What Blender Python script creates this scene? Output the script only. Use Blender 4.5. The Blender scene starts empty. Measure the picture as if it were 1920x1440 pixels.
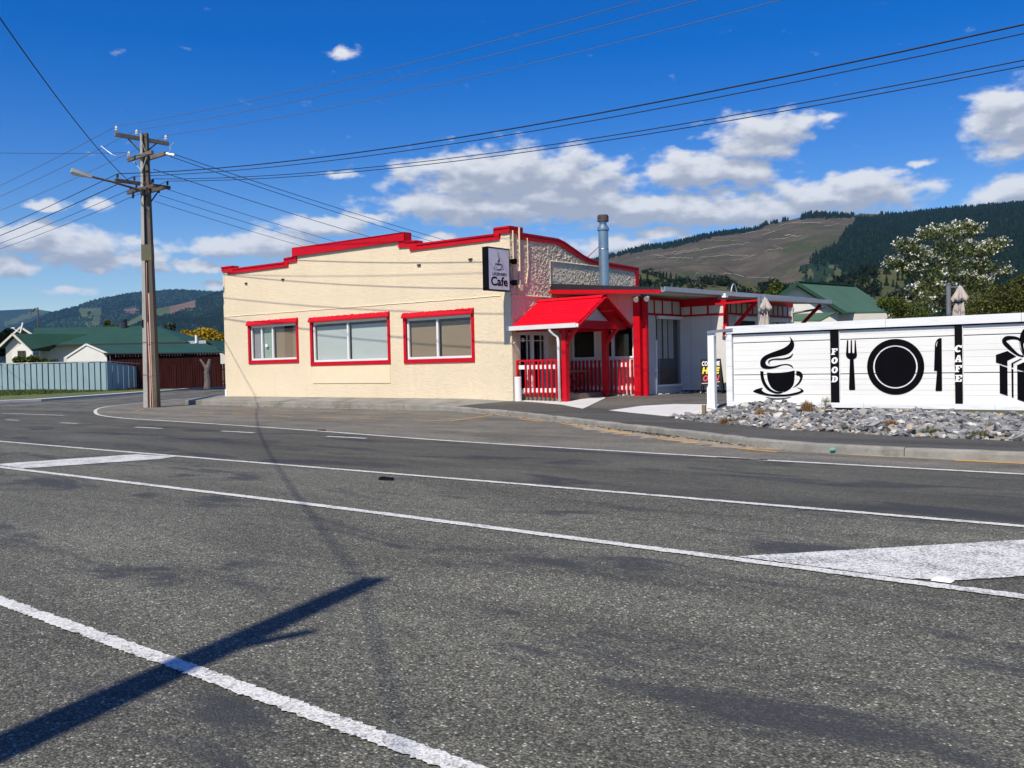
import bpy, bmesh, math, random
import numpy as np
from mathutils import Vector, Matrix
from mathutils.geometry import tessellate_polygon

SC = bpy.context.scene
COL = SC.collection
PI = math.pi
R = math.radians
rnd = random.Random(7)
nrs = np.random.RandomState(11)

# ------------------------------------------------------------------ camera
CAMZ = 1.4
YAW = R(40.6)
PITCH = -math.atan(36 / 1750)
ROLL = 0.021
FPX = 1750.0
fw0 = Vector((-math.sin(YAW), math.cos(YAW), 0))
rt0 = Vector((math.cos(YAW), math.sin(YAW), 0))
fw = fw0 * math.cos(PITCH) + Vector((0, 0, 1)) * math.sin(PITCH)
up0 = rt0.cross(fw)
rt = rt0 * math.cos(ROLL) - up0 * math.sin(ROLL)
up = up0 * math.cos(ROLL) + rt0 * math.sin(ROLL)
CAM = Vector((0, 0, CAMZ))
cd = bpy.data.cameras.new('camera')
cd.sensor_width = 36
cd.lens = 36 * FPX / 1920
cd.clip_end = 30000
cd.clip_start = 0.05
cam = bpy.data.objects.new('camera', cd)
COL.objects.link(cam)
cam.matrix_world = Matrix(((rt.x, up.x, -fw.x, 0), (rt.y, up.y, -fw.y, 0), (rt.z, up.z, -fw.z, CAMZ), (0, 0, 0, 1)))
SC.camera = cam


def ray(px, py):
    return (fw * FPX + rt * (px - 960) + up * (720 - py)) / FPX


def pt(px, py, D):
    """world point at view depth D metres along the sight line"""
    return CAM + ray(px, py) * D


# ------------------------------------------------------------------ sun, sky, exposure
SUN_EL, SUN_AZ = 50.5, 14.0
ld = Vector((-math.sin(R(SUN_AZ)) * math.cos(R(SUN_EL)), math.cos(R(SUN_AZ)) * math.cos(R(SUN_EL)), -math.sin(R(SUN_EL))))
sl = bpy.data.lights.new('sun', 'SUN')
sl.energy = 5.0
sl.angle = R(0.5)
sl.color = (1.0, 0.925, 0.80)
sun = bpy.data.objects.new('sun', sl)
COL.objects.link(sun)
sun.rotation_mode = 'QUATERNION'
sun.rotation_quaternion = Vector((0, 0, -1)).rotation_difference(ld)
sun.location = (0, -20, 40)
SC.view_settings.view_transform = 'Standard'
SC.view_settings.look = 'None'
SC.view_settings.exposure = 0.25
SC.view_settings.gamma = 1.0
SC.view_settings.use_curve_mapping = False

CLOUDS = [  # centre x, y, half width, half height (photo pixels), strength
    (950, 335, 215, 58, 1), (1065, 335, 115, 55, 1), (900, 388, 220, 32, 1), (1070, 372, 175, 48, 1), (1190, 392, 120, 32, 1),
    (830, 312, 90, 22, .8), (1325, 322, 128, 36, 1), (1270, 316, 72, 30, 1), (1405, 328, 62, 27, 1),
    (1435, 245, 135, 44, .85), (1420, 272, 110, 32, .85), (1545, 222, 70, 16, .6), (1560, 372, 180, 38, 1), (1612, 348, 95, 27, 1),
    (1410, 392, 165, 34, 1), (1300, 392, 130, 34, 1), (1240, 438, 100, 17, .8), (1150, 458, 100, 24, .9),
    (1885, 222, 85, 58, 1), (1900, 278, 80, 30, .9), (1900, 358, 75, 28, 1), (1725, 310, 68, 12, .62), (1690, 362, 40, 18, .6),
    (645, 95, 48, 16, .72), (60, 448, 125, 36, 1), (150, 466, 130, 32, 1),
    (245, 486, 95, 22, .9), (20, 500, 46, 19, 1), (190, 502, 42, 11, .8), (130, 545, 68, 13, .8), (80, 384, 55, 16, .72), (185, 388, 45, 18, .68),
    (430, 464, 125, 20, .95), (522, 456, 88, 28, 1), (550, 490, 56, 13, .9), (600, 425, 120, 20, .95), (690, 412, 66, 14, .9),
    (375, 500, 55, 16, .9), (292, 506, 46, 13, .85), (408, 500, 24, 11, .8), (400, 533, 32, 12, .85), (820, 445, 46, 13, .85), (640, 328, 90, 12, .5),
]


def make_world():
    w = bpy.data.worlds.new("World")
    SC.world = w
    w.use_nodes = True
    nt = w.node_tree
    nt.nodes.clear()
    N = nt.nodes.new
    L = nt.links.new

    def math_(t, op, a, b=None, c=None, clamp=False):
        n = t.nodes.new('ShaderNodeMath')
        n.operation = op
        n.use_clamp = clamp
        for i, v in enumerate((a, b, c)):
            if v is None:
                continue
            if isinstance(v, (int, float)):
                n.inputs[i].default_value = v
            else:
                t.links.new(v, n.inputs[i])
        return n.outputs[0]
    out = N('ShaderNodeOutputWorld')
    bg = N('ShaderNodeBackground')
    bg.inputs['Strength'].default_value = 0.078
    sky = N('ShaderNodeTexSky')
    sky.sky_type = 'NISHITA'
    sky.sun_disc = False
    sky.sun_elevation = R(SUN_EL)
    sky.sun_rotation = R(180 - SUN_AZ)
    sky.altitude = 50
    sky.air_density = 1.0
    sky.dust_density = 0.35
    sky.ozone_density = 2.0
    hsv = N('ShaderNodeHueSaturation')
    hsv.inputs['Hue'].default_value = 0.521
    hsv.inputs['Saturation'].default_value = 1.58
    hsv.inputs['Value'].default_value = 1.36
    L(sky.outputs[0], hsv.inputs['Color'])
    # cloud density group: input azimuth/elevation in degrees
    g = bpy.data.node_groups.new('cloud_density', 'ShaderNodeTree')
    g.interface.new_socket('P', in_out='INPUT', socket_type='NodeSocketVector')
    g.interface.new_socket('D', in_out='OUTPUT', socket_type='NodeSocketFloat')
    gi = g.nodes.new('NodeGroupInput')
    go = g.nodes.new('NodeGroupOutput')
    P = gi.outputs[0]
    # warp so that outlines billow
    wn = g.nodes.new('ShaderNodeTexNoise')
    wn.inputs['Scale'].default_value = 0.55
    wn.inputs['Detail'].default_value = 4
    g.links.new(P, wn.inputs['Vector'])
    wv = g.nodes.new('ShaderNodeVectorMath')
    wv.operation = 'MULTIPLY_ADD'
    g.links.new(wn.outputs['Color'], wv.inputs[0])
    wv.inputs[1].default_value = (2.2, 1.1, 0)
    wv.inputs[2].default_value = (-1.1, -.55, 0)
    pa = g.nodes.new('ShaderNodeVectorMath')
    pa.operation = 'ADD'
    g.links.new(P, pa.inputs[0])
    g.links.new(wv.outputs[0], pa.inputs[1])
    acc = None
    for (cx, cy, hw, hh, s) in CLOUDS:
        d = ray(cx, cy).normalized()
        az = math.degrees(math.atan2(d.dot(rt0), d.dot(fw0)))
        el = math.degrees(math.asin(d.z))
        k = math.degrees(1 / FPX)
        wx, wy = 1.16 * hw * k * math.cos(R(az)) ** 2, 1.2 * hh * k * math.cos(R(az))
        vm = g.nodes.new('ShaderNodeVectorMath')
        vm.operation = 'MULTIPLY_ADD'
        g.links.new(pa.outputs[0], vm.inputs[0])
        vm.inputs[1].default_value = (1 / wx, 1 / wy, 0)
        vm.inputs[2].default_value = (-az / wx, -el / wy, 0)
        ln = g.nodes.new('ShaderNodeVectorMath')
        ln.operation = 'LENGTH'
        g.links.new(vm.outputs[0], ln.inputs[0])
        b = math_(g, 'SUBTRACT', s, ln.outputs['Value'])
        acc = b if acc is None else math_(g, 'SMOOTH_MAX', acc, b, 0.12)
    sp = g.nodes.new('ShaderNodeSeparateXYZ')
    g.links.new(P, sp.inputs[0])
    # the same kind of sky beyond the frame
    n2 = g.nodes.new('ShaderNodeTexNoise')
    n2.inputs['Scale'].default_value = 0.075
    n2.inputs['Detail'].default_value = 2
    sc2 = g.nodes.new('ShaderNodeVectorMath')
    sc2.operation = 'MULTIPLY'
    g.links.new(P, sc2.inputs[0])
    sc2.inputs[1].default_value = (1, 2.4, 1)
    g.links.new(sc2.outputs[0], n2.inputs['Vector'])
    aa = math_(g, 'ABSOLUTE', sp.outputs[0])
    outm = math_(g, 'MULTIPLY', math_(g, 'SUBTRACT', aa, 31.5), 0.25, clamp=True)
    elm = math_(g, 'SUBTRACT', 1.0, math_(g, 'MULTIPLY', math_(g, 'ABSOLUTE', math_(g, 'SUBTRACT', sp.outputs[1], 9.0)), 1 / 11.0), clamp=True)
    far = math_(g, 'MULTIPLY', math_(g, 'MULTIPLY', outm, elm), math_(g, 'SUBTRACT', math_(g, 'MULTIPLY', n2.outputs['Fac'], 5.0), 2.9))
    far = math_(g, 'SUBTRACT', far, 0.25)
    acc = math_(g, 'MAXIMUM', acc, far)
    # fine billows
    ns = g.nodes.new('ShaderNodeTexNoise')
    ns.inputs['Scale'].default_value = 0.9
    ns.inputs['Detail'].default_value = 9
    ns.inputs['Roughness'].default_value = 0.53
    sc3 = g.nodes.new('ShaderNodeVectorMath')
    sc3.operation = 'MULTIPLY'
    g.links.new(P, sc3.inputs[0])
    sc3.inputs[1].default_value = (.62, 1.25, 1)
    g.links.new(sc3.outputs[0], ns.inputs['Vector'])
    nn = math_(g, 'MULTIPLY', math_(g, 'SUBTRACT', ns.outputs['Fac'], 0.5), 1.55)
    D = math_(g, 'ADD', acc, nn)
    g.links.new(D, go.inputs[0])

    tc = N('ShaderNodeTexCoord')

    def dot(v):
        n = N('ShaderNodeVectorMath')
        n.operation = 'DOT_PRODUCT'
        L(tc.outputs['Generated'], n.inputs[0])
        n.inputs[1].default_value = v
        return n.outputs['Value']
    azn = math_(nt, 'MULTIPLY', math_(nt, 'ARCTAN2', dot(rt0), dot(fw0)), 180 / PI)
    eln = math_(nt, 'MULTIPLY', math_(nt, 'ARCSINE', dot((0, 0, 1))), 180 / PI)

    def dens(off, offx=0.0):
        c = N('ShaderNodeCombineXYZ')
        L(math_(nt, 'ADD', azn, offx), c.inputs[0])
        L(math_(nt, 'ADD', eln, off), c.inputs[1])
        q = N('ShaderNodeGroup')
        q.node_tree = g
        L(c.outputs[0], q.inputs[0])
        return q.outputs[0]

    def smooth(v, a, b):
        m = N('ShaderNodeMapRange')
        m.interpolation_type = 'SMOOTHSTEP'
        m.inputs['From Min'].default_value = a
        m.inputs['From Max'].default_value = b
        L(v, m.inputs['Value'])
        return m.outputs[0]
    d0 = dens(0)
    d1 = dens(0.75, -0.25)
    alpha = math_(nt, 'MULTIPLY', smooth(d0, -0.02, 0.5), 0.96)
    hor = smooth(eln, 0.0, 1.5)
    alpha = math_(nt, 'MULTIPLY', alpha, hor)
    shade = smooth(math_(nt, 'SUBTRACT', math_(nt, 'MULTIPLY', d1, 1.0), math_(nt, 'MULTIPLY', d0, 0.45)), -0.25, 0.55)
    ccol = N('ShaderNodeMix')
    ccol.data_type = 'RGBA'
    L(shade, ccol.inputs['Factor'])
    ccol.inputs['A'].default_value = (9.0, 9.15, 9.4, 1)
    ccol.inputs['B'].default_value = (4.5, 4.9, 5.75, 1)
    mx = N('ShaderNodeMix')
    mx.data_type = 'RGBA'
    L(alpha, mx.inputs['Factor'])
    L(hsv.outputs[0], mx.inputs['A'])
    L(ccol.outputs['Result'], mx.inputs['B'])
    L(mx.outputs['Result'], bg.inputs['Color'])
    L(bg.outputs[0], out.inputs[0])


make_world()

# ------------------------------------------------------------------ helpers
ORG = {}


class MB:
    """collects shapes; build() links them as one mesh object"""

    def __init__(self, f=None):
        self.v = []
        self.fc = []
        self.f = f

    def add(self, verts, faces):
        n = len(self.v)
        self.v += [tuple(self.f(*p)) if self.f else tuple(p) for p in verts]
        self.fc += [tuple(i + n for i in q) for q in faces]
        return self

    def box(self, x0, x1, y0, y1, z0, z1):
        V = [(x, y, z) for z in (z0, z1) for y in (y0, y1) for x in (x0, x1)]
        return self.add(V, [(0, 2, 3, 1), (4, 5, 7, 6), (0, 1, 5, 4), (2, 6, 7, 3), (0, 4, 6, 2), (1, 3, 7, 5)])

    def hexa(self, b, t):
        """bottom quad b and top quad t, both counter clockwise from above"""
        return self.add(list(b) + list(t), [(3, 2, 1, 0), (4, 5, 6, 7), (0, 1, 5, 4), (1, 2, 6, 5), (2, 3, 7, 6), (3, 0, 4, 7)])

    def bar(self, p, q, w, h, ref=(0, 0, 1)):
        p, q = Vector(p), Vector(q)
        d = (q - p).normalized()
        ref = Vector(ref)
        if abs(d.dot(ref)) > .98:
            ref = Vector((0, 1, 0))
        s = d.cross(ref).normalized()
        u = s.cross(d)
        c = [(-1, -1), (1, -1), (1, 1), (-1, 1)]
        V = [p + s * (a * w / 2) + u * (b * h / 2) for a, b in c] + [q + s * (a * w / 2) + u * (b * h / 2) for a, b in c]
        return self.add(V, [(3, 2, 1, 0), (4, 5, 6, 7), (0, 1, 5, 4), (1, 2, 6, 5), (2, 3, 7, 6), (3, 0, 4, 7)])

    def tube(self, pts, r, n=8, cap=True):
        pts = [Vector(p) for p in pts]
        rs = r if isinstance(r, (list, tuple)) else [r] * len(pts)
        V, F = [], []
        s = None
        for i, p in enumerate(pts):
            d = (pts[min(i + 1, len(pts) - 1)] - pts[max(i - 1, 0)]).normalized()
            if s is None:
                ref = Vector((0, 0, 1)) if abs(d.z) < .9 else Vector((1, 0, 0))
                s = d.cross(ref).normalized()
            else:
                s = (s - d * s.dot(d)).normalized()
            u = d.cross(s)
            for k in range(n):
                a = 2 * PI * k / n
                V.append(p + (s * math.cos(a) + u * math.sin(a)) * rs[i])
        for i in range(len(pts) - 1):
            for k in range(n):
                k2 = (k + 1) % n
                F.append((i * n + k, i * n + k2, (i + 1) * n + k2, (i + 1) * n + k))
        if cap:
            F.append(tuple(range(n - 1, -1, -1)))
            F.append(tuple((len(pts) - 1) * n + k for k in range(n)))
        return self.add(V, F)

    def lathe(self, prof, c=(0, 0), n=20):
        """profile [(r, z)...] turned round the vertical through c"""
        V, F = [], []
        for r, z in prof:
            for k in range(n):
                a = 2 * PI * k / n
                V.append((c[0] + r * math.cos(a), c[1] + r * math.sin(a), z))
        for i in range(len(prof) - 1):
            for k in range(n):
                k2 = (k + 1) % n
                F.append((i * n + k, i * n + k2, (i + 1) * n + k2, (i + 1) * n + k))
        F.append(tuple(range(n - 1, -1, -1)))
        F.append(tuple((len(prof) - 1) * n + k for k in range(n)))
        return self.add(V, F)

    def plate(self, loops, to3, t0, t1):
        """flat shape from 2D loops (first outer, rest holes) between offsets t0 and t1; to3(u, v, t)"""
        loops = [list(l) for l in loops]
        flat = [p for l in loops for p in l]
        tris = tessellate_polygon([[Vector((p[0], p[1], 0)) for p in l] for l in loops])
        n = len(flat)
        V = [to3(p[0], p[1], t1) for p in flat] + [to3(p[0], p[1], t0) for p in flat]
        F = [tuple(t) for t in tris] + [tuple(i + n for i in reversed(t)) for t in tris]
        k = 0
        for l in loops:
            m = len(l)
            for i in range(m):
                a, b = k + i, k + (i + 1) % m
                F.append((a, b, b + n, a + n))
            k += m
        return self.add(V, F)

    def build(self, name, mat, parent=None, smooth=False, fix=False):
        o = bpy.data.objects.new(name, None) if False else None
        V = np.array([tuple(p) for p in self.v], dtype=np.float64)
        if parent is not None:
            org = ORG[parent.name]
        else:
            lo, hi = V.min(0), V.max(0)
            org = Vector(((lo[0] + hi[0]) / 2, (lo[1] + hi[1]) / 2, lo[2]))
        me = bpy.data.meshes.new(name)
        me.from_pydata([tuple(p) for p in (V - np.array(org))], [], self.fc)
        if fix:
            bm = bmesh.new()
            bm.from_mesh(me)
            bmesh.ops.recalc_face_normals(bm, faces=bm.faces)
            bm.to_mesh(me)
            bm.free()
        me.materials.append(mat)
        if smooth:
            me.polygons.foreach_set('use_smooth', [True] * len(me.polygons))
        o = bpy.data.objects.new(name, me)
        COL.objects.link(o)
        ORG[o.name] = Vector(org)
        if parent is not None:
            o.parent = parent
        else:
            o.location = org
        return o


def fast_mesh(name, V, F, mat, parent=None, smooth=False):
    """big triangle or quad mesh from numpy arrays"""
    V = np.asarray(V, dtype=np.float64)
    F = np.asarray(F, dtype=np.int32)
    if parent is not None:
        org = ORG[parent.name]
    else:
        lo, hi = V.min(0), V.max(0)
        org = Vector(((lo[0] + hi[0]) / 2, (lo[1] + hi[1]) / 2, lo[2]))
    V = V - np.array(org)
    me = bpy.data.meshes.new(name)
    k = F.shape[1]
    me.vertices.add(len(V))
    me.vertices.foreach_set('co', V.astype(np.float32).ravel())
    me.loops.add(F.size)
    me.loops.foreach_set('vertex_index', F.ravel())
    me.polygons.add(len(F))
    me.polygons.foreach_set('loop_start', np.arange(0, F.size, k, dtype=np.int32))
    if smooth:
        me.polygons.foreach_set('use_smooth', np.ones(len(F), dtype=bool))
    me.update(calc_edges=True)
    me.validate()
    for m in (mat if isinstance(mat, (list, tuple)) else [mat]):
        me.materials.append(m)
    o = bpy.data.objects.new(name, me)
    COL.objects.link(o)
    ORG[o.name] = Vector(org)
    if parent is not None:
        o.parent = parent
    else:
        o.location = org
    return o


def tag(o, label=None, cat=None, group=None, kind=None):
    if label:
        o['label'] = label
    if cat:
        o['category'] = cat
    if group:
        o['group'] = group
    if kind:
        o['kind'] = kind
    return o


def thing(name, loc, label, cat, group=None):
    o = bpy.data.objects.new(name, None)
    o.empty_display_size = 0.3
    COL.objects.link(o)
    o.location = loc
    ORG[o.name] = Vector(loc)
    return tag(o, label, cat, group)


def struct(o):
    o['kind'] = 'structure'
    return o


def frame_fn(org, ex, ey, ez=(0, 0, 1)):
    org, ex, ey, ez = Vector(org), Vector(ex), Vector(ey), Vector(ez)
    return lambda x, y, z: org + ex * x + ey * y + ez * z


def smooth_loop(pts, n=5, closed=True):
    """Catmull-Rom through pts"""
    out = []
    m = len(pts)
    for i in range(m if closed else m - 1):
        p0, p1, p2, p3 = (np.array(pts[(i + k) % m if closed else min(max(i + k, 0), m - 1)], float) for k in (-1, 0, 1, 2))
        for j in range(n):
            t = j / n
            out.append(tuple(.5 * ((2 * p1) + (-p0 + p2) * t + (2 * p0 - 5 * p1 + 4 * p2 - p3) * t * t + (-p0 + 3 * p1 - 3 * p2 + p3) * t ** 3)))
    if not closed:
        out.append(tuple(pts[-1]))
    return out


def text_shape(body, offset=0.0, shear=0.0, spacing=1.0):
    cu = bpy.data.curves.new('txt', 'FONT')
    cu.body = body
    cu.size = 1
    cu.offset = offset
    cu.shear = shear
    cu.space_character = spacing
    cu.resolution_u = 4
    o = bpy.data.objects.new('txt', cu)
    COL.objects.link(o)
    bpy.context.view_layer.update()
    dg = bpy.context.evaluated_depsgraph_get()
    ev = o.evaluated_get(dg)
    me = ev.to_mesh()
    V = [tuple(v.co) for v in me.vertices]
    F = [tuple(p.vertices) for p in me.polygons]
    ev.to_mesh_clear()
    bpy.data.objects.remove(o)
    bpy.data.curves.remove(cu)
    return V, F


def text_into(mb, body, u0, u1, v0, v1, to3, t, **kw):
    V, F = text_shape(body, **kw)
    a = np.array(V)
    lo, hi = a.min(0), a.max(0)
    q = [to3(u0 + (p[0] - lo[0]) / (hi[0] - lo[0]) * (u1 - u0), v0 + (p[1] - lo[1]) / (hi[1] - lo[1]) * (v1 - v0), t) for p in V]
    mb.add(q, F)


def stroke(mb, pts, w, to3, t0, t1):
    """ribbon of width w (number or list) along 2D pts"""
    p = np.array(pts, float)
    d = np.gradient(p, axis=0)
    d /= np.linalg.norm(d, axis=1)[:, None] + 1e-9
    nrm = np.stack([-d[:, 1], d[:, 0]], 1)
    ww = np.array(w if isinstance(w, (list, tuple, np.ndarray)) else [w] * len(p))[:, None] / 2
    loop = [tuple(x) for x in (p + nrm * ww)] + [tuple(x) for x in (p - nrm * ww)[::-1]]
    mb.plate([loop], to3, t0, t1)


# ------------------------------------------------------------------ materials
def nodes(m):
    m.use_nodes = True
    nt = m.node_tree
    nt.nodes.clear()
    out = nt.nodes.new('ShaderNodeOutputMaterial')
    b = nt.nodes.new('ShaderNodeBsdfPrincipled')
    nt.links.new(b.outputs[0], out.inputs[0])
    return nt, b, out


def ramp(nt, fac, stops):
    r = nt.nodes.new('ShaderNodeValToRGB')
    while len(r.color_ramp.elements) < len(stops):
        r.color_ramp.elements.new(.5)
    for e, (p, c) in zip(r.color_ramp.elements, stops):
        e.position = p
        e.color = (c[0], c[1], c[2], 1) if not isinstance(c, (int, float)) else (c, c, c, 1)
    nt.links.new(fac, r.inputs[0])
    return r.outputs[0]


def pos(nt, scale=(1, 1, 1), obj=False):
    if obj:
        t = nt.nodes.new('ShaderNodeTexCoord').outputs['Object']
    else:
        t = nt.nodes.new('ShaderNodeNewGeometry').outputs['Position']
    m = nt.nodes.new('ShaderNodeVectorMath')
    m.operation = 'MULTIPLY'
    m.inputs[1].default_value = scale
    nt.links.new(t, m.inputs[0])
    return m.outputs[0]


def noise(nt, vec, scale, detail=4, rough=.55, dist=0.0):
    n = nt.nodes.new('ShaderNodeTexNoise')
    n.inputs['Scale'].default_value = scale
    n.inputs['Detail'].default_value = detail
    n.inputs['Roughness'].default_value = rough
    n.inputs['Distortion'].default_value = dist
    nt.links.new(vec, n.inputs['Vector'])
    return n.outputs['Fac']


def mixc(nt, fac, a, b, mode='MIX'):
    m = nt.nodes.new('ShaderNodeMix')
    m.data_type = 'RGBA'
    m.blend_type = mode
    for s, v in (('Factor', fac), ('A', a), ('B', b)):
        if isinstance(v, (int, float)):
            m.inputs[s].default_value = v
        elif isinstance(v, (tuple, list)):
            m.inputs[s].default_value = (v[0], v[1], v[2], 1)
        else:
            nt.links.new(v, m.inputs[s])
    return m.outputs['Result']


def bump(nt, b, h, strength, dist):
    n = nt.nodes.new('ShaderNodeBump')
    n.inputs['Strength'].default_value = strength
    n.inputs['Distance'].default_value = dist
    nt.links.new(h, n.inputs['Height'])
    nt.links.new(n.outputs[0], b.inputs['Normal'])


def mat(name, c, rough=.6, var=.12, vs=3.0, bs=0, bd=.004, metal=0.0, spec=.5, stretch=(1, 1, 1), dirt=None, island=0.0):
    """painted / natural surface: colour varied by two scales of noise, optional relief and dirt"""
    m = bpy.data.materials.new(name)
    nt, b, _ = nodes(m)
    p = pos(nt, stretch)
    n1 = noise(nt, p, vs, 5, .6)
    n2 = noise(nt, p, vs * 9, 3, .6)
    a = tuple(x * (1 - var) for x in c)
    d = tuple(min(1, x * (1 + var)) for x in c)
    col = ramp(nt, n1, [(.3, a), (.7, d)])
    f2 = ramp(nt, n2, [(.3, 1 - var * .7), (.7, 1 + 0.0)])
    col = mixc(nt, 1.0, col, f2, 'MULTIPLY')
    if island:
        gi = nt.nodes.new('ShaderNodeNewGeometry').outputs['Random Per Island']
        col = mixc(nt, 1.0, col, ramp(nt, gi, [(0, 1 - island), (1, 1 + 0 * island)]), 'MULTIPLY')
    if dirt:
        dn = noise(nt, p, dirt[1], 6, .65)
        col = mixc(nt, ramp(nt, dn, [(dirt[2], 0), (dirt[2] + .15, 1)]), col, dirt[0])
    nt.links.new(col, b.inputs['Base Color'])
    b.inputs['Roughness'].default_value = rough
    b.inputs['Metallic'].default_value = metal
    b.inputs['Specular IOR Level'].default_value = spec
    if bs:
        bump(nt, b, noise(nt, p, bs, 4, .6), .6, bd)
    return m


def mat_stucco(name, c, amt=1.0, sc=1.0):
    m = bpy.data.materials.new(name)
    nt, b, _ = nodes(m)
    p = pos(nt)
    mp = nt.nodes.new('ShaderNodeMapping')
    mp.inputs['Rotation'].default_value = (0, R(38), 0)
    mp.inputs['Scale'].default_value = (11, 13, 21)
    nt.links.new(p, mp.inputs['Vector'])
    swirl = noise(nt, mp.outputs[0], sc, 3, .55, 1.6)
    fine = noise(nt, p, 30, 3, .6)
    ridge = ramp(nt, swirl, [(.36, 0), (.5, .55), (.56, 1), (.66, .5)])
    h = mixc(nt, .25, ridge, fine)
    big = noise(nt, p, .5, 3, .5)
    col = ramp(nt, big, [(.3, tuple(x * .94 for x in c)), (.7, tuple(min(1, x * 1.03) for x in c))])
    st = noise(nt, pos(nt, (3, 3, .35)), 1, 5, .6)
    col = mixc(nt, ramp(nt, st, [(.52, 0), (.8, .3)]), col, tuple(x * .82 for x in c))
    nt.links.new(col, b.inputs['Base Color'])
    b.inputs['Roughness'].default_value = .75
    b.inputs['Specular IOR Level'].default_value = .3
    bump(nt, b, h, 1.0, .011 * amt)
    return m


def mat_asphalt(name, lo, hi, warm=(1, 1, 1), patch=True, scale=95, chip=.62, dust=None):
    m = bpy.data.materials.new(name)
    nt, b, _ = nodes(m)
    p = pos(nt)
    v = nt.nodes.new('ShaderNodeTexVoronoi')
    v.inputs['Scale'].default_value = scale
    nt.links.new(p, v.inputs['Vector'])
    sp = nt.nodes.new('ShaderNodeSeparateColor')
    nt.links.new(v.outputs['Color'], sp.inputs[0])
    w = lambda k: tuple(k * x for x in warm)
    col = ramp(nt, sp.outputs[0], [(0, w(lo)), (.55, w((lo + hi) * .5)), (.95, w(hi)), (.992, w(chip))])
    edge = ramp(nt, v.outputs['Distance'], [(.15, 1.0), (.75, .45)])
    col = mixc(nt, 1.0, col, edge, 'MULTIPLY')
    n1 = noise(nt, pos(nt, (.22, .9, 1)), 1.0, 5, .6, .6)
    col = mixc(nt, 1.0, col, ramp(nt, n1, [(.28, .62), (.5, .98), (.74, 1.36)]), 'MULTIPLY')
    nm = noise(nt, p, 9, 4, .7)
    col = mixc(nt, 1.0, col, ramp(nt, nm, [(.3, .78), (.7, 1.2)]), 'MULTIPLY')
    if patch:  # bled bitumen along the wheel paths
        n2 = noise(nt, pos(nt, (.5, 1.5, 1)), 1.0, 6, .64, .7)
        sx = nt.nodes.new('ShaderNodeSeparateXYZ')
        nt.links.new(p, sx.inputs[0])
        wv = nt.nodes.new('ShaderNodeMath')
        wv.operation = 'SINE'
        k = nt.nodes.new('ShaderNodeMath')
        k.operation = 'MULTIPLY_ADD'
        k.inputs[1].default_value = 2 * PI / 1.75
        k.inputs[2].default_value = 1.9
        nt.links.new(sx.outputs[1], k.inputs[0])
        nt.links.new(k.outputs[0], wv.inputs[0])
        s = nt.nodes.new('ShaderNodeMath')
        s.operation = 'MULTIPLY_ADD'
        s.inputs[1].default_value = .06
        nt.links.new(wv.outputs[0], s.inputs[0])
        nt.links.new(n2, s.inputs[2])
        col = mixc(nt, ramp(nt, s.outputs[0], [(.54, 0), (.64, .8)]), col, (.032, .034, .038))
    if dust:
        dn = noise(nt, pos(nt, (.5, 1.2, 1)), 1.0, 6, .65, .5)
        col = mixc(nt, ramp(nt, dn, [(.42, 0), (.72, .55)]), col, dust)
    nt.links.new(col, b.inputs['Base Color'])
    b.inputs['Roughness'].default_value = .82
    b.inputs['Specular IOR Level'].default_value = .35
    hh = ramp(nt, v.outputs['Distance'], [(0, 1), (.7, 0)])
    bump(nt, b, hh, .8, .006)
    return m


def mat_paint_line(name, c, wear=.5):
    """thermoplastic road paint, chipped through to the stones"""
    m = bpy.data.materials.new(name)
    nt, b, _ = nodes(m)
    p = pos(nt)
    v = nt.nodes.new('ShaderNodeTexVoronoi')
    v.inputs['Scale'].default_value = 80
    nt.links.new(p, v.inputs['Vector'])
    n1 = noise(nt, p, 55, 4, .7)
    n2 = noise(nt, p, 3.0, 5, .65)
    ad = nt.nodes.new('ShaderNodeMath')
    ad.operation = 'MULTIPLY_ADD'
    ad.inputs[1].default_value = .55
    nt.links.new(n2, ad.inputs[0])
    nt.links.new(n1, ad.inputs[2])
    base = ramp(nt, v.outputs['Distance'], [(.1, c), (.8, tuple(x * .72 for x in c))])
    col = mixc(nt, ramp(nt, ad.outputs[0], [(.80 + .12 * (1 - wear), 0), (.96 + .1 * (1 - wear), .9)]), base, (.085, .085, .082))
    sc_ = nt.nodes.new('ShaderNodeSeparateColor')
    nt.links.new(v.outputs['Color'], sc_.inputs[0])
    col = mixc(nt, ramp(nt, sc_.outputs[1], [(.70, 0), (.92, .5 * wear)]), col, (.13, .13, .122))
    nt.links.new(col, b.inputs['Base Color'])
    b.inputs['Roughness'].default_value = .7
    bump(nt, b, v.outputs['Distance'], .5, -.004)
    return m


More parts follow.
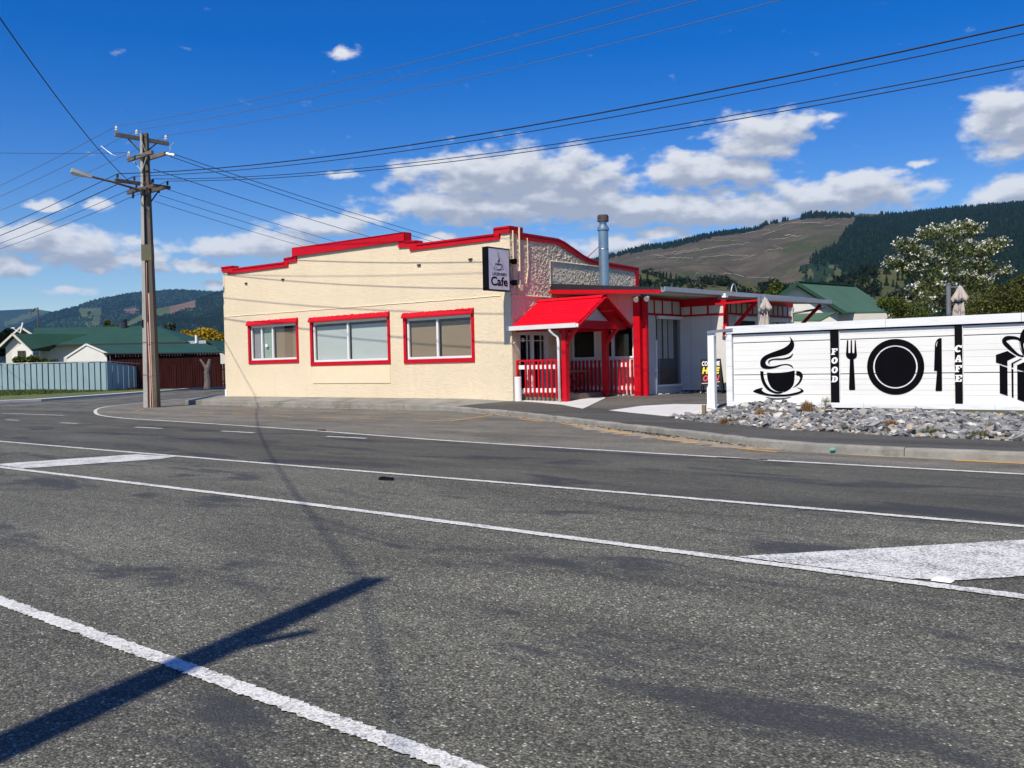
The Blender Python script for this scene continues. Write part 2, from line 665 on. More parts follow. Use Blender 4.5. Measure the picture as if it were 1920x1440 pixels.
def mat_glass(name, tint=(.93, .93, .92), refl=1.0):
    m = bpy.data.materials.new(name)
    m.use_nodes = True
    nt = m.node_tree
    nt.nodes.clear()
    out = nt.nodes.new('ShaderNodeOutputMaterial')
    tr = nt.nodes.new('ShaderNodeBsdfTransparent')
    tr.inputs[0].default_value = (*tint, 1)
    gl = nt.nodes.new('ShaderNodeBsdfGlossy')
    gl.inputs['Roughness'].default_value = .02
    gl.inputs['Color'].default_value = (refl, refl, refl, 1)
    lw_ = nt.nodes.new('ShaderNodeLayerWeight')
    lw_.inputs['Blend'].default_value = .5
    pw = nt.nodes.new('ShaderNodeMath')
    pw.operation = 'POWER'
    pw.inputs[1].default_value = 5
    nt.links.new(lw_.outputs['Facing'], pw.inputs[0])
    fr = nt.nodes.new('ShaderNodeMath')
    fr.operation = 'MULTIPLY_ADD'
    fr.inputs[1].default_value = .95
    fr.inputs[2].default_value = .04
    nt.links.new(pw.outputs[0], fr.inputs[0])
    mx = nt.nodes.new('ShaderNodeMixShader')
    nt.links.new(fr.outputs[0], mx.inputs[0])
    nt.links.new(tr.outputs[0], mx.inputs[1])
    nt.links.new(gl.outputs[0], mx.inputs[2])
    nt.links.new(mx.outputs[0], out.inputs[0])
    return m


def mat_leaf(name, dark, light, spread=1.0, spec=.25):
    m = bpy.data.materials.new(name)
    nt, b, out = nodes(m)
    gi = nt.nodes.new('ShaderNodeNewGeometry').outputs['Random Per Island']
    cl = noise(nt, pos(nt), 1.6 * spread, 2, .5)
    col = ramp(nt, gi, [(0, dark), (.7, tuple((a + c) / 2 for a, c in zip(dark, light))), (1, light)])
    col = mixc(nt, 1.0, col, ramp(nt, cl, [(.35, .8), (.65, 1.15)]), 'MULTIPLY')
    nt.links.new(col, b.inputs['Base Color'])
    b.inputs['Roughness'].default_value = .6
    b.inputs['Specular IOR Level'].default_value = spec
    tl = nt.nodes.new('ShaderNodeBsdfTranslucent')
    nt.links.new(col, tl.inputs[0])
    mx = nt.nodes.new('ShaderNodeMixShader')
    mx.inputs[0].default_value = .25
    nt.links.new(b.outputs[0], mx.inputs[1])
    nt.links.new(tl.outputs[0], mx.inputs[2])
    nt.links.new(mx.outputs[0], out.inputs[0])
    return m


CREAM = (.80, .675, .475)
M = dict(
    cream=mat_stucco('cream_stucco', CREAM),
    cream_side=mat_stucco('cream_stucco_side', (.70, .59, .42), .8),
    cream_flat=mat('cream_flat_paint', (.78, .645, .44), .6, .04),
    red=mat('red_paint', (.52, .003, .012), .45, .1, 4, bs=40, bd=.002, spec=.22),
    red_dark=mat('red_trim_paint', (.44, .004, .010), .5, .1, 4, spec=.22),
    red_roof=mat('red_roofing_iron', (.68, .003, .014), .42, .07, 3, spec=.2),
    red_rough=mat('red_roughcast', (.55, .004, .015), .55, .1, 5, bs=22, bd=.012, spec=.2),
    white=mat('white_paint', (.78, .78, .77), .5, .05, 2),
    white_alu=mat('white_aluminium', (.74, .75, .75), .35, .03, 2),
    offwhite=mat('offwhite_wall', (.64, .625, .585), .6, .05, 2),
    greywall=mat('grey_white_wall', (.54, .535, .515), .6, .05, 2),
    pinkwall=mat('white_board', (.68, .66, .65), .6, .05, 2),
    lapboard=mat('white_fence_board', (.76, .76, .725), .5, .035, 1.5, stretch=(.25, 1, 3), dirt=((.58, .58, .53), 1.3, .62)),
    ply=mat('white_timber', (.74, .755, .76), .6, .06, 2, stretch=(.3, 1, 4), dirt=((.50, .51, .50), 2.4, .57)),
    black=mat('black_paint', (.004, .004, .005), .6, .2, 4, spec=.1),
    ink=mat('black_vinyl', (.003, .003, .0045), .6, .2, 3, spec=.06),
    dark=mat('shade_black', (.012, .012, .013), .8, .3),  # near-black colour standing in for unlit rooms and a shaded gap
    roofblack=mat('dark_roofing', (.018, .019, .021), .5, .2, 2),
    galv=mat('galvanised_steel', (.42, .46, .50), .38, .12, 3, metal=.8),
    steel=mat('flue_steel', (.33, .43, .49), .3, .1, 2, metal=.75),
    rust=mat('rusty_cowl', (.085, .055, .045), .7, .35, 8),
    gutter=mat('grey_gutter', (.48, .49, .50), .4, .06, 3, metal=.3),
    greypipe=mat('grey_downpipe', (.16, .175, .19), .45, .1, 3),
    blind_brown=mat('brown_blind', (.30, .232, .165), .85, .05, 1, stretch=(1, 1, 6)),
    blind_pale=mat('pale_blue_blind', (.54, .615, .61), .7, .05, .8, stretch=(1, 1, 5)),
    curtain=mat('grey_lavender_curtain', (.33, .33, .38), .8, .1, 5, stretch=(6, 6, .3)),
    green_glass=mat('green_tinted_pane', (.35, .46, .42), .3, .06, 1),
    deck=mat('deck_timber', (.16, .12, .09), .7, .2, 5),
    concrete=mat('old_concrete', (.235, .225, .195), .85, .22, 1.2, bs=35, bd=.004, dirt=((.13, .125, .10), .7, .52)),
    kerb=mat('kerb_concrete', (.24, .23, .20), .85, .22, 2.0, bs=45, bd=.005, dirt=((.12, .115, .09), 1.6, .54)),
    slab=mat('new_concrete', (.56, .55, .52), .8, .06, 1.5, bs=60, bd=.002, dirt=((.40, .36, .29), 1.1, .6)),
    dirtmat=mat('gritty_dirt', (.30, .25, .175), .95, .3, 6, bs=60, bd=.01),
    debris=mat('leaf_litter', (.055, .038, .025), .9, .4, 12),
    road=mat_asphalt('chipseal', .056, .262, (1, .985, .775)),
    lane=mat_asphalt('smooth_lane_seal', .062, .185, (1, .99, .79), True, 150, .4),
    shoulder=mat_asphalt('worn_chipseal', .072, .285, (1.0, .97, .80), False, 85, .5, dust=(.27, .235, .18)),
    path=mat_asphalt('fine_asphalt', .072, .16, (1, .99, .86), False, 190, .2),
    forecourt=mat_asphalt('forecourt_seal', .075, .20, (1.06, 1, .88), False, 130, .25, dust=(.17, .15, .115)),
    wline=mat_paint_line('white_road_paint', (.74, .74, .69), 1.0),
    wblock=mat_paint_line('worn_white_road_paint', (.76, .76, .72), 1.35),
    yline=mat_paint_line('yellow_road_paint', (.74, .40, .05), .6),
    grass=mat('lawn', (.10, .125, .035), .9, .35, 1.5, bs=30, bd=.02, dirt=((.13, .115, .05), .5, .6)),
    field=mat('field', (.10, .11, .05), .95, .3, .05),
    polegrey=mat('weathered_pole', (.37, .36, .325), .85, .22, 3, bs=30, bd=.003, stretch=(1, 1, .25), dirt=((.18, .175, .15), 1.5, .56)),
    polebrown=mat('brown_pole', (.12, .105, .085), .9, .3, 3, bs=30, bd=.003, stretch=(1, 1, .25), dirt=((.09, .08, .07), 1.5, .5), spec=.15),
    poledark=mat('pole_web', (.10, .095, .085), .85, .3, 3),
    arm=mat('crossarm_timber', (.10, .078, .055), .85, .3, 6),
    armgrey=mat('grey_crossarm', (.17, .145, .11), .85, .25, 6),
    olive=mat('olive_sleeve', (.10, .095, .045), .6, .15, 3),
    pvc_o=mat('orange_conduit', (.55, .28, .17), .5, .1, 3),
    pvc_p=mat('pink_conduit', (.66, .42, .33), .5, .1, 3),
    porcelain=mat('porcelain', (.62, .63, .64), .25, .1, 10),
    brownpor=mat('brown_insulator', (.05, .03, .025), .3, .2, 10),
    wire=mat('black_wire', (.012, .012, .016), .55, .1, 3),
    wiregrey=mat('aluminium_wire', (.12, .11, .11), .5, .1, 3),
    lampgrey=mat('lamp_casing', (.36, .38, .36), .5, .1, 4),
    lampglass=mat('lamp_bowl', (.55, .58, .55), .2, .05, 4),
    green_roof=mat('green_roofing_iron', (.022, .066, .043), .6, .12, .6, stretch=(1, 1, .4), spec=.25),
    green_roof2=mat('faded_green_roofing', (.060, .125, .068), .6, .12, .6, dirt=((.12, .17, .11), .8, .64)),
    housecream=mat('house_cream', (.60, .57, .49), .7, .05, 2),
    housewhite=mat('house_white', (.72, .70, .63), .7, .05, 2),
    fenceblue=mat('pale_blue_sheet', (.26, .37, .385), .55, .10, 1.2, stretch=(1, 1, .3), dirt=((.19, .27, .27), 1.0, .58)),
    redwood=mat('dark_red_timber', (.034, .008, .007), .9, .35, 2.2, stretch=(1, 1, .2), spec=.08),
    bark=mat('grey_bark', (.13, .11, .095), .9, .4, 6, bs=25, bd=.02),
    twig=mat('bark', (.10, .08, .06), .9, .3, 6),
    canvas=mat('beige_canvas', (.44, .385, .335), .85, .08, 4),
    strap=mat('black_strap', (.01, .01, .012), .6, .1),
    aboard=mat('blackboard', (.007, .007, .008), .6, .2, 3, spec=.2),
    yellowp=mat('yellow_paint', (.80, .60, .01), .5, .05),
    redp=mat('bright_red_letter', (.75, .03, .025), .5, .05),
    whitep=mat('white_letter', (.85, .85, .84), .5, .03),
    signface=mat('sign_face', (.62, .62, .66), .35, .03, 1),
    wood=mat('stake_timber', (.26, .17, .10), .85, .2, 6),
    teal=mat('teal_spray_paint', (.13, .42, .32), .6, .1, 10),
    glass=mat_glass('window_glass'),
    glassdark=mat_glass('shaded_glass', (.5, .52, .52)),
    pvc=mat_glass('clear_pvc', (.82, .82, .80)),
    leaf=mat_leaf('broad_leaf', (.045, .062, .016), (.20, .225, .06)),
    leaf2=mat_leaf('hedge_leaf', (.030, .038, .008), (.15, .145, .02)),
    leaf3=mat_leaf('yellow_green_leaf', (.035, .055, .010), (.13, .16, .02)),
    leafgrey=mat_leaf('grey_green_leaf', (.025, .038, .025), (.10, .13, .10)),
    blossom=mat_leaf('white_blossom', (.62, .63, .50), (.85, .84, .74)),
    yellowblossom=mat_leaf('yellow_blossom', (.20, .14, .008), (.52, .34, .01)),
    pine=mat_leaf('pine_needles', (.008, .017, .009), (.022, .036, .014), spec=0.),
    drygrass=mat_leaf('dry_grass', (.20, .11, .045), (.42, .27, .13)),
    greengrass=mat_leaf('green_grass_tuft', (.08, .085, .025), (.22, .20, .07)),
    lawnblade=mat_leaf('lawn_blade', (.05, .085, .015), (.13, .16, .035)),
)

# ================================================================== SETTING
KERB = [(-36.3, 21.0), (-33, 20.92), (-28.7, 20.85), (-24, 20.8), (-20.6, 20.65), (-19.2, 20.35), (-17.5, 19.75), (-16.2, 19.1), (-14.2, 17.95), (-12.3, 16.95),
        (-11, 16.2), (-8.6, 14.9), (-6.8, 13.85), (-6.0, 13.5), (-4.9, 13.33), (-4.3, 13.35), (2, 13.35), (40, 13.35)]
BACK = [(-20.2, 22.2), (-19, 22.05), (-17.3, 21.9), (-15.57, 21.17), (-14.2, 20.38), (-13.4, 19.83), (-10.3, 17.5), (-9.2, 16.72), (-7.9, 16.03), (-7.0, 15.56),
        (-6.18, 15.4), (-4.97, 14.95), (-3.1, 14.75), (40, 14.7)]


def interp(line, x):
    for (x0, y0), (x1, y1) in zip(line, line[1:]):
        if x <= x1 or (x1, y1) == line[-1]:
            t = min(max((x - x0) / (x1 - x0), 0), 1)
            return y0 + (y1 - y0) * t


def kerb_h(x):
    return .19 if x < -21 else max(.125, .19 - (x + 21) * .03)


def pave_z(x, y):
    """height of footpath and forecourt"""
    yk, yb = interp(KERB, x), interp(BACK, x)
    hk = kerb_h(x)
    zb = .33 if x < -21 else (.33 - (x + 21) / 2 * .07 if x < -19 else max(.155, .26 - (x + 19) * .02))
    if y <= yb:
        t = min(max((y - yk) / max(yb - yk, .1), 0), 1)
        return hk + (zb - hk) * t
    return zb + (.34 - zb) * min((y - yb) / 3.0, 1)


def drape(poly, zf, dz, name, m, kind=True, cell=.35):
    """sheet with outline poly laid over height function zf"""
    bm = bmesh.new()
    vs = [bm.verts.new((p[0], p[1], 0)) for p in poly]
    for t in tessellate_polygon([[Vector((p[0], p[1], 0)) for p in poly]]):
        bm.faces.new([vs[i] for i in t])
    xs, ys = [p[0] for p in poly], [p[1] for p in poly]
    for ax, lo, hi in ((0, min(xs), max(xs)), (1, min(ys), max(ys))):
        hi = min(hi, 30)
        k = max(1, int((hi - lo) / cell))
        for i in range(1, k):
            co = Vector((0, 0, 0))
            no = Vector((0, 0, 0))
            co[ax] = lo + (hi - lo) * i / k
            no[ax] = 1
            bmesh.ops.bisect_plane(bm, geom=bm.verts[:] + bm.edges[:] + bm.faces[:], plane_co=co, plane_no=no)
    for v in bm.verts:
        v.co.z = zf(v.co.x, v.co.y) + dz
    bmesh.ops.recalc_face_normals(bm, faces=bm.faces)
    if sum(f.normal.z for f in bm.faces) < 0:
        bmesh.ops.reverse_faces(bm, faces=bm.faces)
    me = bpy.data.meshes.new(name)
    bm.to_mesh(me)
    bm.free()
    me.materials.append(m)
    o = bpy.data.objects.new(name, me)
    COL.objects.link(o)
    ORG[o.name] = Vector((0, 0, 0))
    if kind:
        struct(o)
    return o


# ground to the horizon, road
mb = MB()
n = 64
mb.add([(9000 * math.cos(2 * PI * i / n), 9000 * math.sin(2 * PI * i / n), -.12) for i in range(n)], [tuple(range(n))])
ground = struct(mb.build('ground', M['field']))
mb = MB()
mb.add([(-400, -9, 0), (300, -9, 0), (300, 24, 0), (-33, 24, 0), (-33, 42, 0), (-62, 76, 0), (-98, 90, 0), (-69, 42.9, 0), (-59.5, 31.6, 0), (-54.6, 25.6, 0), (-51, 21, 0), (-50.6, 19.2, 0), (-56, 16.2, 0), (-400, 15.5, 0)],
       [tuple(range(14))])
road = struct(mb.build('road', M['road']))
mb = MB().add([(-400, -30, .02), (300, -30, .02), (300, -9, .02), (-400, -9, .02)], [(0, 1, 2, 3)])
struct(mb.build('verge', M['grass']))

# worn shoulder between edge line and kerb
EDGE = [(40, 12.1), (-2.5, 12.06), (-6, 12.12), (-12, 12.42), (-17, 13.05), (-22, 13.55), (-25.2, 13.8), (-27.7, 14.0), (-30.6, 14.65), (-33.2, 15.7), (-36.2, 17.2), (-38.6, 18.85), (-40.5, 20.9), (-42.9, 23.8), (-46.5, 29.3), (-51, 36)]
sh = [(p[0], p[1] + .05) for p in EDGE] + [(-36, 36)] + [(-36.3, 21.1)] + [(x, y + .1) for x, y in KERB]
drape(sh, lambda x, y: 0, .004, 'parking_shoulder', M['shoulder'], cell=4)


def strip(line, w, m, name='painted_line', jit=.0055, z=.008, parent=None, step=.014):
    """painted road line with slightly ragged edges"""
    pts = []
    for (x0, y0), (x1, y1) in zip(line, line[1:]):
        L_, q = math.hypot(x1 - x0, y1 - y0), 0.0
        while q < L_:      # finer where the road is close to the viewer
            x, y = x0 + (x1 - x0) * q / L_, y0 + (y1 - y0) * q / L_
            pts.append((x, y))
            r_ = math.hypot(x, y)
            q += max(step, .0045 * r_) if r_ < 40 else 1.5
    pts.append(line[-1])
    p = np.array(pts)
    d = np.gradient(p, axis=0)
    d /= np.linalg.norm(d, axis=1)[:, None] + 1e-9
    nn = np.stack([-d[:, 1], d[:, 0]], 1)
    a = p + nn * (w / 2 + nrs.normal(0, jit, len(p)))[:, None]
    b = p - nn * (w / 2 + nrs.normal(0, jit, len(p)))[:, None]
    V = [(q[0], q[1], z) for q in a] + [(q[0], q[1], z) for q in b]
    k = len(p)
    F = [(i, k + i, k + i + 1, i + 1) for i in range(k - 1)]
    mb = MB().add(V, F)
    o = mb.build(name, m, parent)
    return o


def patchpoly(loop, m, name='painted_block', z=.009, parent=None):
    pts = []
    for (x0, y0), (x1, y1) in zip(loop, loop[1:] + loop[:1]):
        k = max(1, int(math.hypot(x1 - x0, y1 - y0) / .035))
        for i in range(k):
            pts.append((x0 + (x1 - x0) * i / k + rnd.gauss(0, .005), y0 + (y1 - y0) * i / k + rnd.gauss(0, .005)))
    mb = MB()
    tr = tessellate_polygon([[Vector((p[0], p[1], 0)) for p in pts]])
    F = []
    for t in tr:
        a, b, c = (Vector((*pts[i], 0)) for i in t)
        F.append(tuple(t) if (b - a).cross(c - a).z > 0 else tuple(reversed(t)))
    mb.add([(p[0], p[1], z) for p in pts], F)
    return mb.build(name, m, parent)


ln_ = [(-48, 7.75), (-21.1, 8.0), (-14.4, 8.12), (-7.15, 8.34), (-1.8, 8.44), (20, 8.54), (60, 8.54), (60, 12.05), (-2.5, 12.0), (-6, 12.06), (-12, 12.36), (-17, 12.98), (-22, 13.48), (-25.2, 13.74), (-27.7, 13.9), (-30.6, 14.6), (-33, 15.4), (-48, 15.3)]
drape(ln_, lambda x, y: 0, .003, 'traffic_lane', M['lane'], cell=6)
WL = M['wline']
strip([(-60, 2.0), (-6.15, 2.29), (12, 2.38)], .10, WL, parent=road)
strip([(-60, 5.0), (-24, 5.52), (-14.3, 5.71), (-10.3, 5.84), (-7.8, 5.92), (-3, 5.95), (20, 5.95)], .115, WL, parent=road)
strip([(-60, 7.6), (-21.1, 7.93), (-14.4, 8.08), (-7.15, 8.30), (-1.8, 8.40), (20, 8.5)], .105, WL, parent=road)
strip(smooth_loop(EDGE, 6, False), .11, WL, parent=road)
patchpoly([(-15.75, 5.80), (-15.25, 7.88), (-14.2, 8.03), (-14.02, 7.66), (-14.6, 5.78)], M['wblock'], parent=road)
patchpoly([(-3.1, 6.03), (-1.64, 7.78), (-1.0, 8.3), (.4, 8.3), (-1.2, 6.7), (-1.7, 6.12), (-1.95, 6.02)], M['wblock'], parent=road)
for a, b in (((-36.9, 13.9), (-32.1, 14.1)), ((-31.2, 11.9), (-30.3, 11.93)), ((-27.36, 11.92), (-26.33, 11.95)), ((-22.9, 11.85), (-21.6, 11.88)), ((-19.2, 12.02), (-17.9, 12.02)), ((-15.45, 12.1), (-14.2, 12.1)), ((-42, 13.8), (-40.5, 13.82))):
    strip([a, b], .11, WL, 'painted_dash', parent=road)
strip([(-45.4, 17.1), (-49.3, 23.6), (-54.5, 29.9), (-59.2, 37.3), (-66, 46)], .1, WL, parent=road)
YL = M['yline']
for a, b in (((-28.9, 17.0), (-27.5, 16.92)), ((-26.3, 16.86), (-25.2, 16.86)), ((-24.0, 16.74), (-22.9, 16.7)), ((-21.8, 16.7), (-20.7, 16.68)), ((-20.0, 16.8), (-18.9, 16.74)), ((-17.9, 16.87), (-16.6, 16.88)),
             ((-15.5, 18.3), (-14.2, 17.66)), ((-13.3, 17.25), (-12.3, 16.76)), ((-11.2, 15.95), (-10.0, 15.2)), ((-9.0, 14.5), (-7.9, 14.02)), ((-7.0, 13.52), (-6.1, 13.2)), ((-3.6, 13.22), (-2.4, 13.2))):
    strip([a, b], .085, YL, 'yellow_dash', parent=road, z=.0095)
strip([(-16.6, 16.88), (-17.4, 19.5)], .085, YL, 'yellow_dash', parent=road, z=.0095)
strip([(-32.6, 16.85), (-33.5, 17.7), (-33.2, 17.95)], .085, YL, 'yellow_dash', parent=road, z=.0095)

# kerb: cast blocks with joints
kerb = thing('kerb', (-19, 20.3, 0), None, None)
struct(kerb)
kp = []
for (x0, y0), (x1, y1) in zip(KERB, KERB[1:]):
    L_ = math.hypot(x1 - x0, y1 - y0)
    k = max(1, int(L_ / .3))
    kp += [(x0 + (x1 - x0) * i / k, y0 + (y1 - y0) * i / k) for i in range(k)]
kp = [p for p in kp if p[0] < 16]
kq = np.array(kp)
for _ in range(3):
    kq[1:-1] = (kq[:-2] + kq[1:-1] * 2 + kq[2:]) / 4
s_acc, seg = 0, []
for i in range(len(kq)):
    seg.append(i)
    if i:
        s_acc += np.linalg.norm(kq[i] - kq[i - 1])
    if s_acc > 2.7 or i == len(kq) - 1:
        if len(seg) > 1:
            V, F = [], []
            for j, q in enumerate(seg):
                p = kq[q]
                d = kq[min(q + 1, len(kq) - 1)] - kq[max(q - 1, 0)]
                d = d / np.linalg.norm(d)
                nv = np.array([-d[1], d[0]])
                e = .006 if j == 0 else (-.006 if j == len(seg) - 1 else 0)
                p = p + d * e
                h = kerb_h(p[0]) + .006 + rnd.gauss(0, .0025)
                jx = rnd.gauss(0, .004)
                for off, z in ((jx, -.05), (.012 + jx, h - .045), (.02, h - .02), (.045, h), (.15, h + .002), (.15, -.05)):
                    r_ = p + nv * off
                    V.append((r_[0], r_[1], z))
            for j in range(len(seg) - 1):
                for k in range(5):
                    F.append((j * 6 + k, (j + 1) * 6 + k, (j + 1) * 6 + k + 1, j * 6 + k + 1))
            F.append(tuple(range(6)))
            F.append(tuple((len(seg) - 1) * 6 + k for k in range(5, -1, -1)))
            MB().add(V, F).build('kerb_block', M['concrete'] if kq[seg[0]][0] < -20 else M['kerb'], kerb, fix=True)
        s_acc, seg = 0, [i]
# dirt and litter gathered along the gutter
V, F = [], []
for x0, x1, y_off, w0 in ((-13.0, -6.2, -.02, .52), (-5.2, 6, -.02, .10), (-19.5, -13.2, -.02, .10), (-35, -20.5, -.02, .13)):
    k = int((x1 - x0) / .12)
    b = len(V)
    for i in range(k + 1):
        x = x0 + (x1 - x0) * i / k
        t = i / k
        w = w0 * math.sin(PI * t) ** .4 * (.6 + .8 * rnd.random()) + .03
        y = interp(KERB, x)
        V += [(x + .05, y + .06, .012), (x - w * .5, y - w, .0065)]
    F += [(b + 2 * i, b + 2 * i + 1, b + 2 * i + 3, b + 2 * i + 2) for i in range(k)]
o = MB().add(V, F).build('gutter_dirt', M['dirtmat'], fix=True)
tag(o, kind='stuff')
V, F = [], []
for i in range(420):
    x = rnd.choice([rnd.uniform(-12, -6.5), rnd.uniform(-34, -8), rnd.gauss(-9.8, .6)])
    y = interp(KERB, x) - abs(rnd.gauss(.04, .10))
    s = rnd.uniform(.012, .045)
    a = rnd.random() * PI
    z = .013
    b = len(V)
    V += [(x + s * math.cos(a), y + s * math.sin(a), z), (x - s * .4 * math.sin(a), y + s * .4 * math.cos(a), z + s * .4), (x - s * math.cos(a), y - s * math.sin(a), z), (x + s * .4 * math.sin(a), y - s * .4 * math.cos(a), z + .004)]
    F.append((b, b + 1, b + 2, b + 3))
tag(MB().add(V, F).build('leaf_litter', M['debris']), kind='stuff')

# footpath: old concrete in front of the wall, asphalt beyond, forecourt behind
kx = lambda x: interp(KERB, x) + .14
fp1 = [(x, kx(x)) for x in (-36.3, -33, -28.7, -24, -20.6)] + [(-19.9, kx(-19.9)), (-18.95, 22.25), (-20.5, 22.4), (-36.4, 22.4)]
drape(fp1, pave_z, 0, 'concrete_footpath', M['concrete'])
xs2 = [-19.9, -19.2, -18.4, -17.5, -16.2, -15.2, -14.2, -12.3, -11, -8.6, -6.8, -6, -4.9, -4.3, 2, 40]
fp2 = [(x, kx(x)) for x in xs2] + [(x, y + .02) for x, y in reversed(BACK) if x > -18.9] + [(-18.97, 22.22)]
drape(fp2, pave_z, .004, 'asphalt_footpath', M['path'])
fc = [(x, y - .05) for x, y in BACK if -19.1 <= x <= -10] + [(-9.5, 19.0), (-9.5, 33), (-19, 33)]
drape(fc, pave_z, 0, 'forecourt', M['forecourt'])
sl1 = [(-19.0, 22.2), (-17.6, 21.88), (-16.5, 21.45), (-14.95, 20.35), (-15.6, 21.7), (-16.5, 23.6), (-17.0, 24.4), (-19.0, 24.6)]
drape(sl1, pave_z, .010, 'concrete_slab', M['slab'])
sl2 = [(-13.9, 20.05), (-13.55, 21.1), (-12.6, 21.25), (-11.0, 20.6), (-10.35, 19.2), (-10.1, 17.55), (-12.2, 18.95)]
drape(sl2, pave_z, .010, 'concrete_slab', M['slab'])

# lawn over the side street, with its kerb strip (camera-parallel frame: a to the right, b away)
E1, E2 = Vector((rt0.x, rt0.y, 0)), Vector((fw0.x, fw0.y, 0))
SF = frame_fn((0, 0, 0), E1, E2)
lk = [(-400, 15.45), (-56, 16.1), (-50.9, 19.0), (-50.9, 21.2), (-55.4, 26.8), (-59.3, 31.4), (-69, 42.7), (-98, 90)]
lw = lk + [(-190, 170), (-400, 120)]
def kerb_dist(x, y):
    best = 1e9
    for (a, b), (c, d) in zip(lk, lk[1:]):
        L_ = (c - a) ** 2 + (d - b) ** 2
        t = min(max(((x - a) * (c - a) + (y - b) * (d - b)) / L_, 0), 1)
        best = min(best, math.hypot(x - a - t * (c - a), y - b - t * (d - b)))
    return best


def lawn_z(x, y):
    return .10 + .24 * min(max((kerb_dist(x, y) - .6) / 7, 0), 1)


mb = MB()
for (a, b), (c, d) in zip(lk, lk[1:]):
    dv = Vector((c - a, d - b, 0)).normalized()
    nv = Vector((-dv.y, dv.x, 0))
    p, q = Vector((a, b, 0)), Vector((c, d, 0))
    mb.add([p + Vector((0, 0, -.05)), q + Vector((0, 0, -.05)), q + Vector((0, 0, lawn_z(q.x, q.y) + .02)), p + Vector((0, 0, lawn_z(p.x, p.y) + .02)), q + nv * .55 + Vector((0, 0, lawn_z(*(q + nv * .55)[:2]) + .025)), p + nv * .55 + Vector((0, 0, lawn_z(*(p + nv * .55)[:2]) + .025))], [(0, 1, 2, 3), (3, 2, 4, 5)])
lkb = struct(mb.build('street_kerb', M['slab'], fix=True))



lo = drape(lw, lawn_z, 0, 'lawn', M['grass'], cell=5)
nb = 42000
A = nrs.uniform(-36, -16, nb)
Bq = 42 + nrs.rand(nb) ** 1.0 * 25
X = A * E1.x + Bq * E2.x
Y = A * E1.y + Bq * E2.y


def left_of_kerb(x, y):
    for (a, b), (c, d) in zip(lk[1:], lk[2:]):
        if (c - a) * (y - b) - (d - b) * (x - a) < .5 * math.hypot(c - a, d - b):
            return False
    return True


keep = [i for i in range(nb) if left_of_kerb(X[i], Y[i])]
V, F = [], []
for i in keep:
    h = rnd.uniform(.04, .12)
    w = rnd.uniform(.02, .05)
    a = rnd.random() * PI
    z = lawn_z(X[i], Y[i])
    b = len(V)
    V += [(X[i] + w * math.cos(a), Y[i] + w * math.sin(a), z - .01), (X[i] - w * math.cos(a), Y[i] - w * math.sin(a), z - .01), (X[i] + rnd.gauss(0, .04), Y[i] + rnd.gauss(0, .04), z + h)]
    F.append((b, b + 1, b + 2))
tag(fast_mesh('grass', V, F, M['lawnblade']), kind='stuff')


# ------------------------------------------------------------------ hills
def vnoise(x, y, seed=0):
    xi, yi = np.floor(x).astype(int), np.floor(y).astype(int)
    xf, yf = x - xi, y - yi
    u, v = xf * xf * (3 - 2 * xf), yf * yf * (3 - 2 * yf)

    def h(a, b):
        k = (a * 374761393 + b * 668265263 + seed * 1442695) & 0xffffffff
        k = ((k ^ (k >> 13)) * 1274126177) & 0xffffffff
        return ((k ^ (k >> 16)) & 0xffff) / 65535.0
    return (h(xi, yi) * (1 - u) + h(xi + 1, yi) * u) * (1 - v) + (h(xi, yi + 1) * (1 - u) + h(xi + 1, yi + 1) * u) * v


def fbm(x, y, o=4, seed=0):
    s, a, t = 0, 1, 0
    for i in range(o):
        s = s + a * vnoise(x * 2 ** i, y * 2 ** i, seed + i)
        t += a
        a *= .5
    return s / t - .5


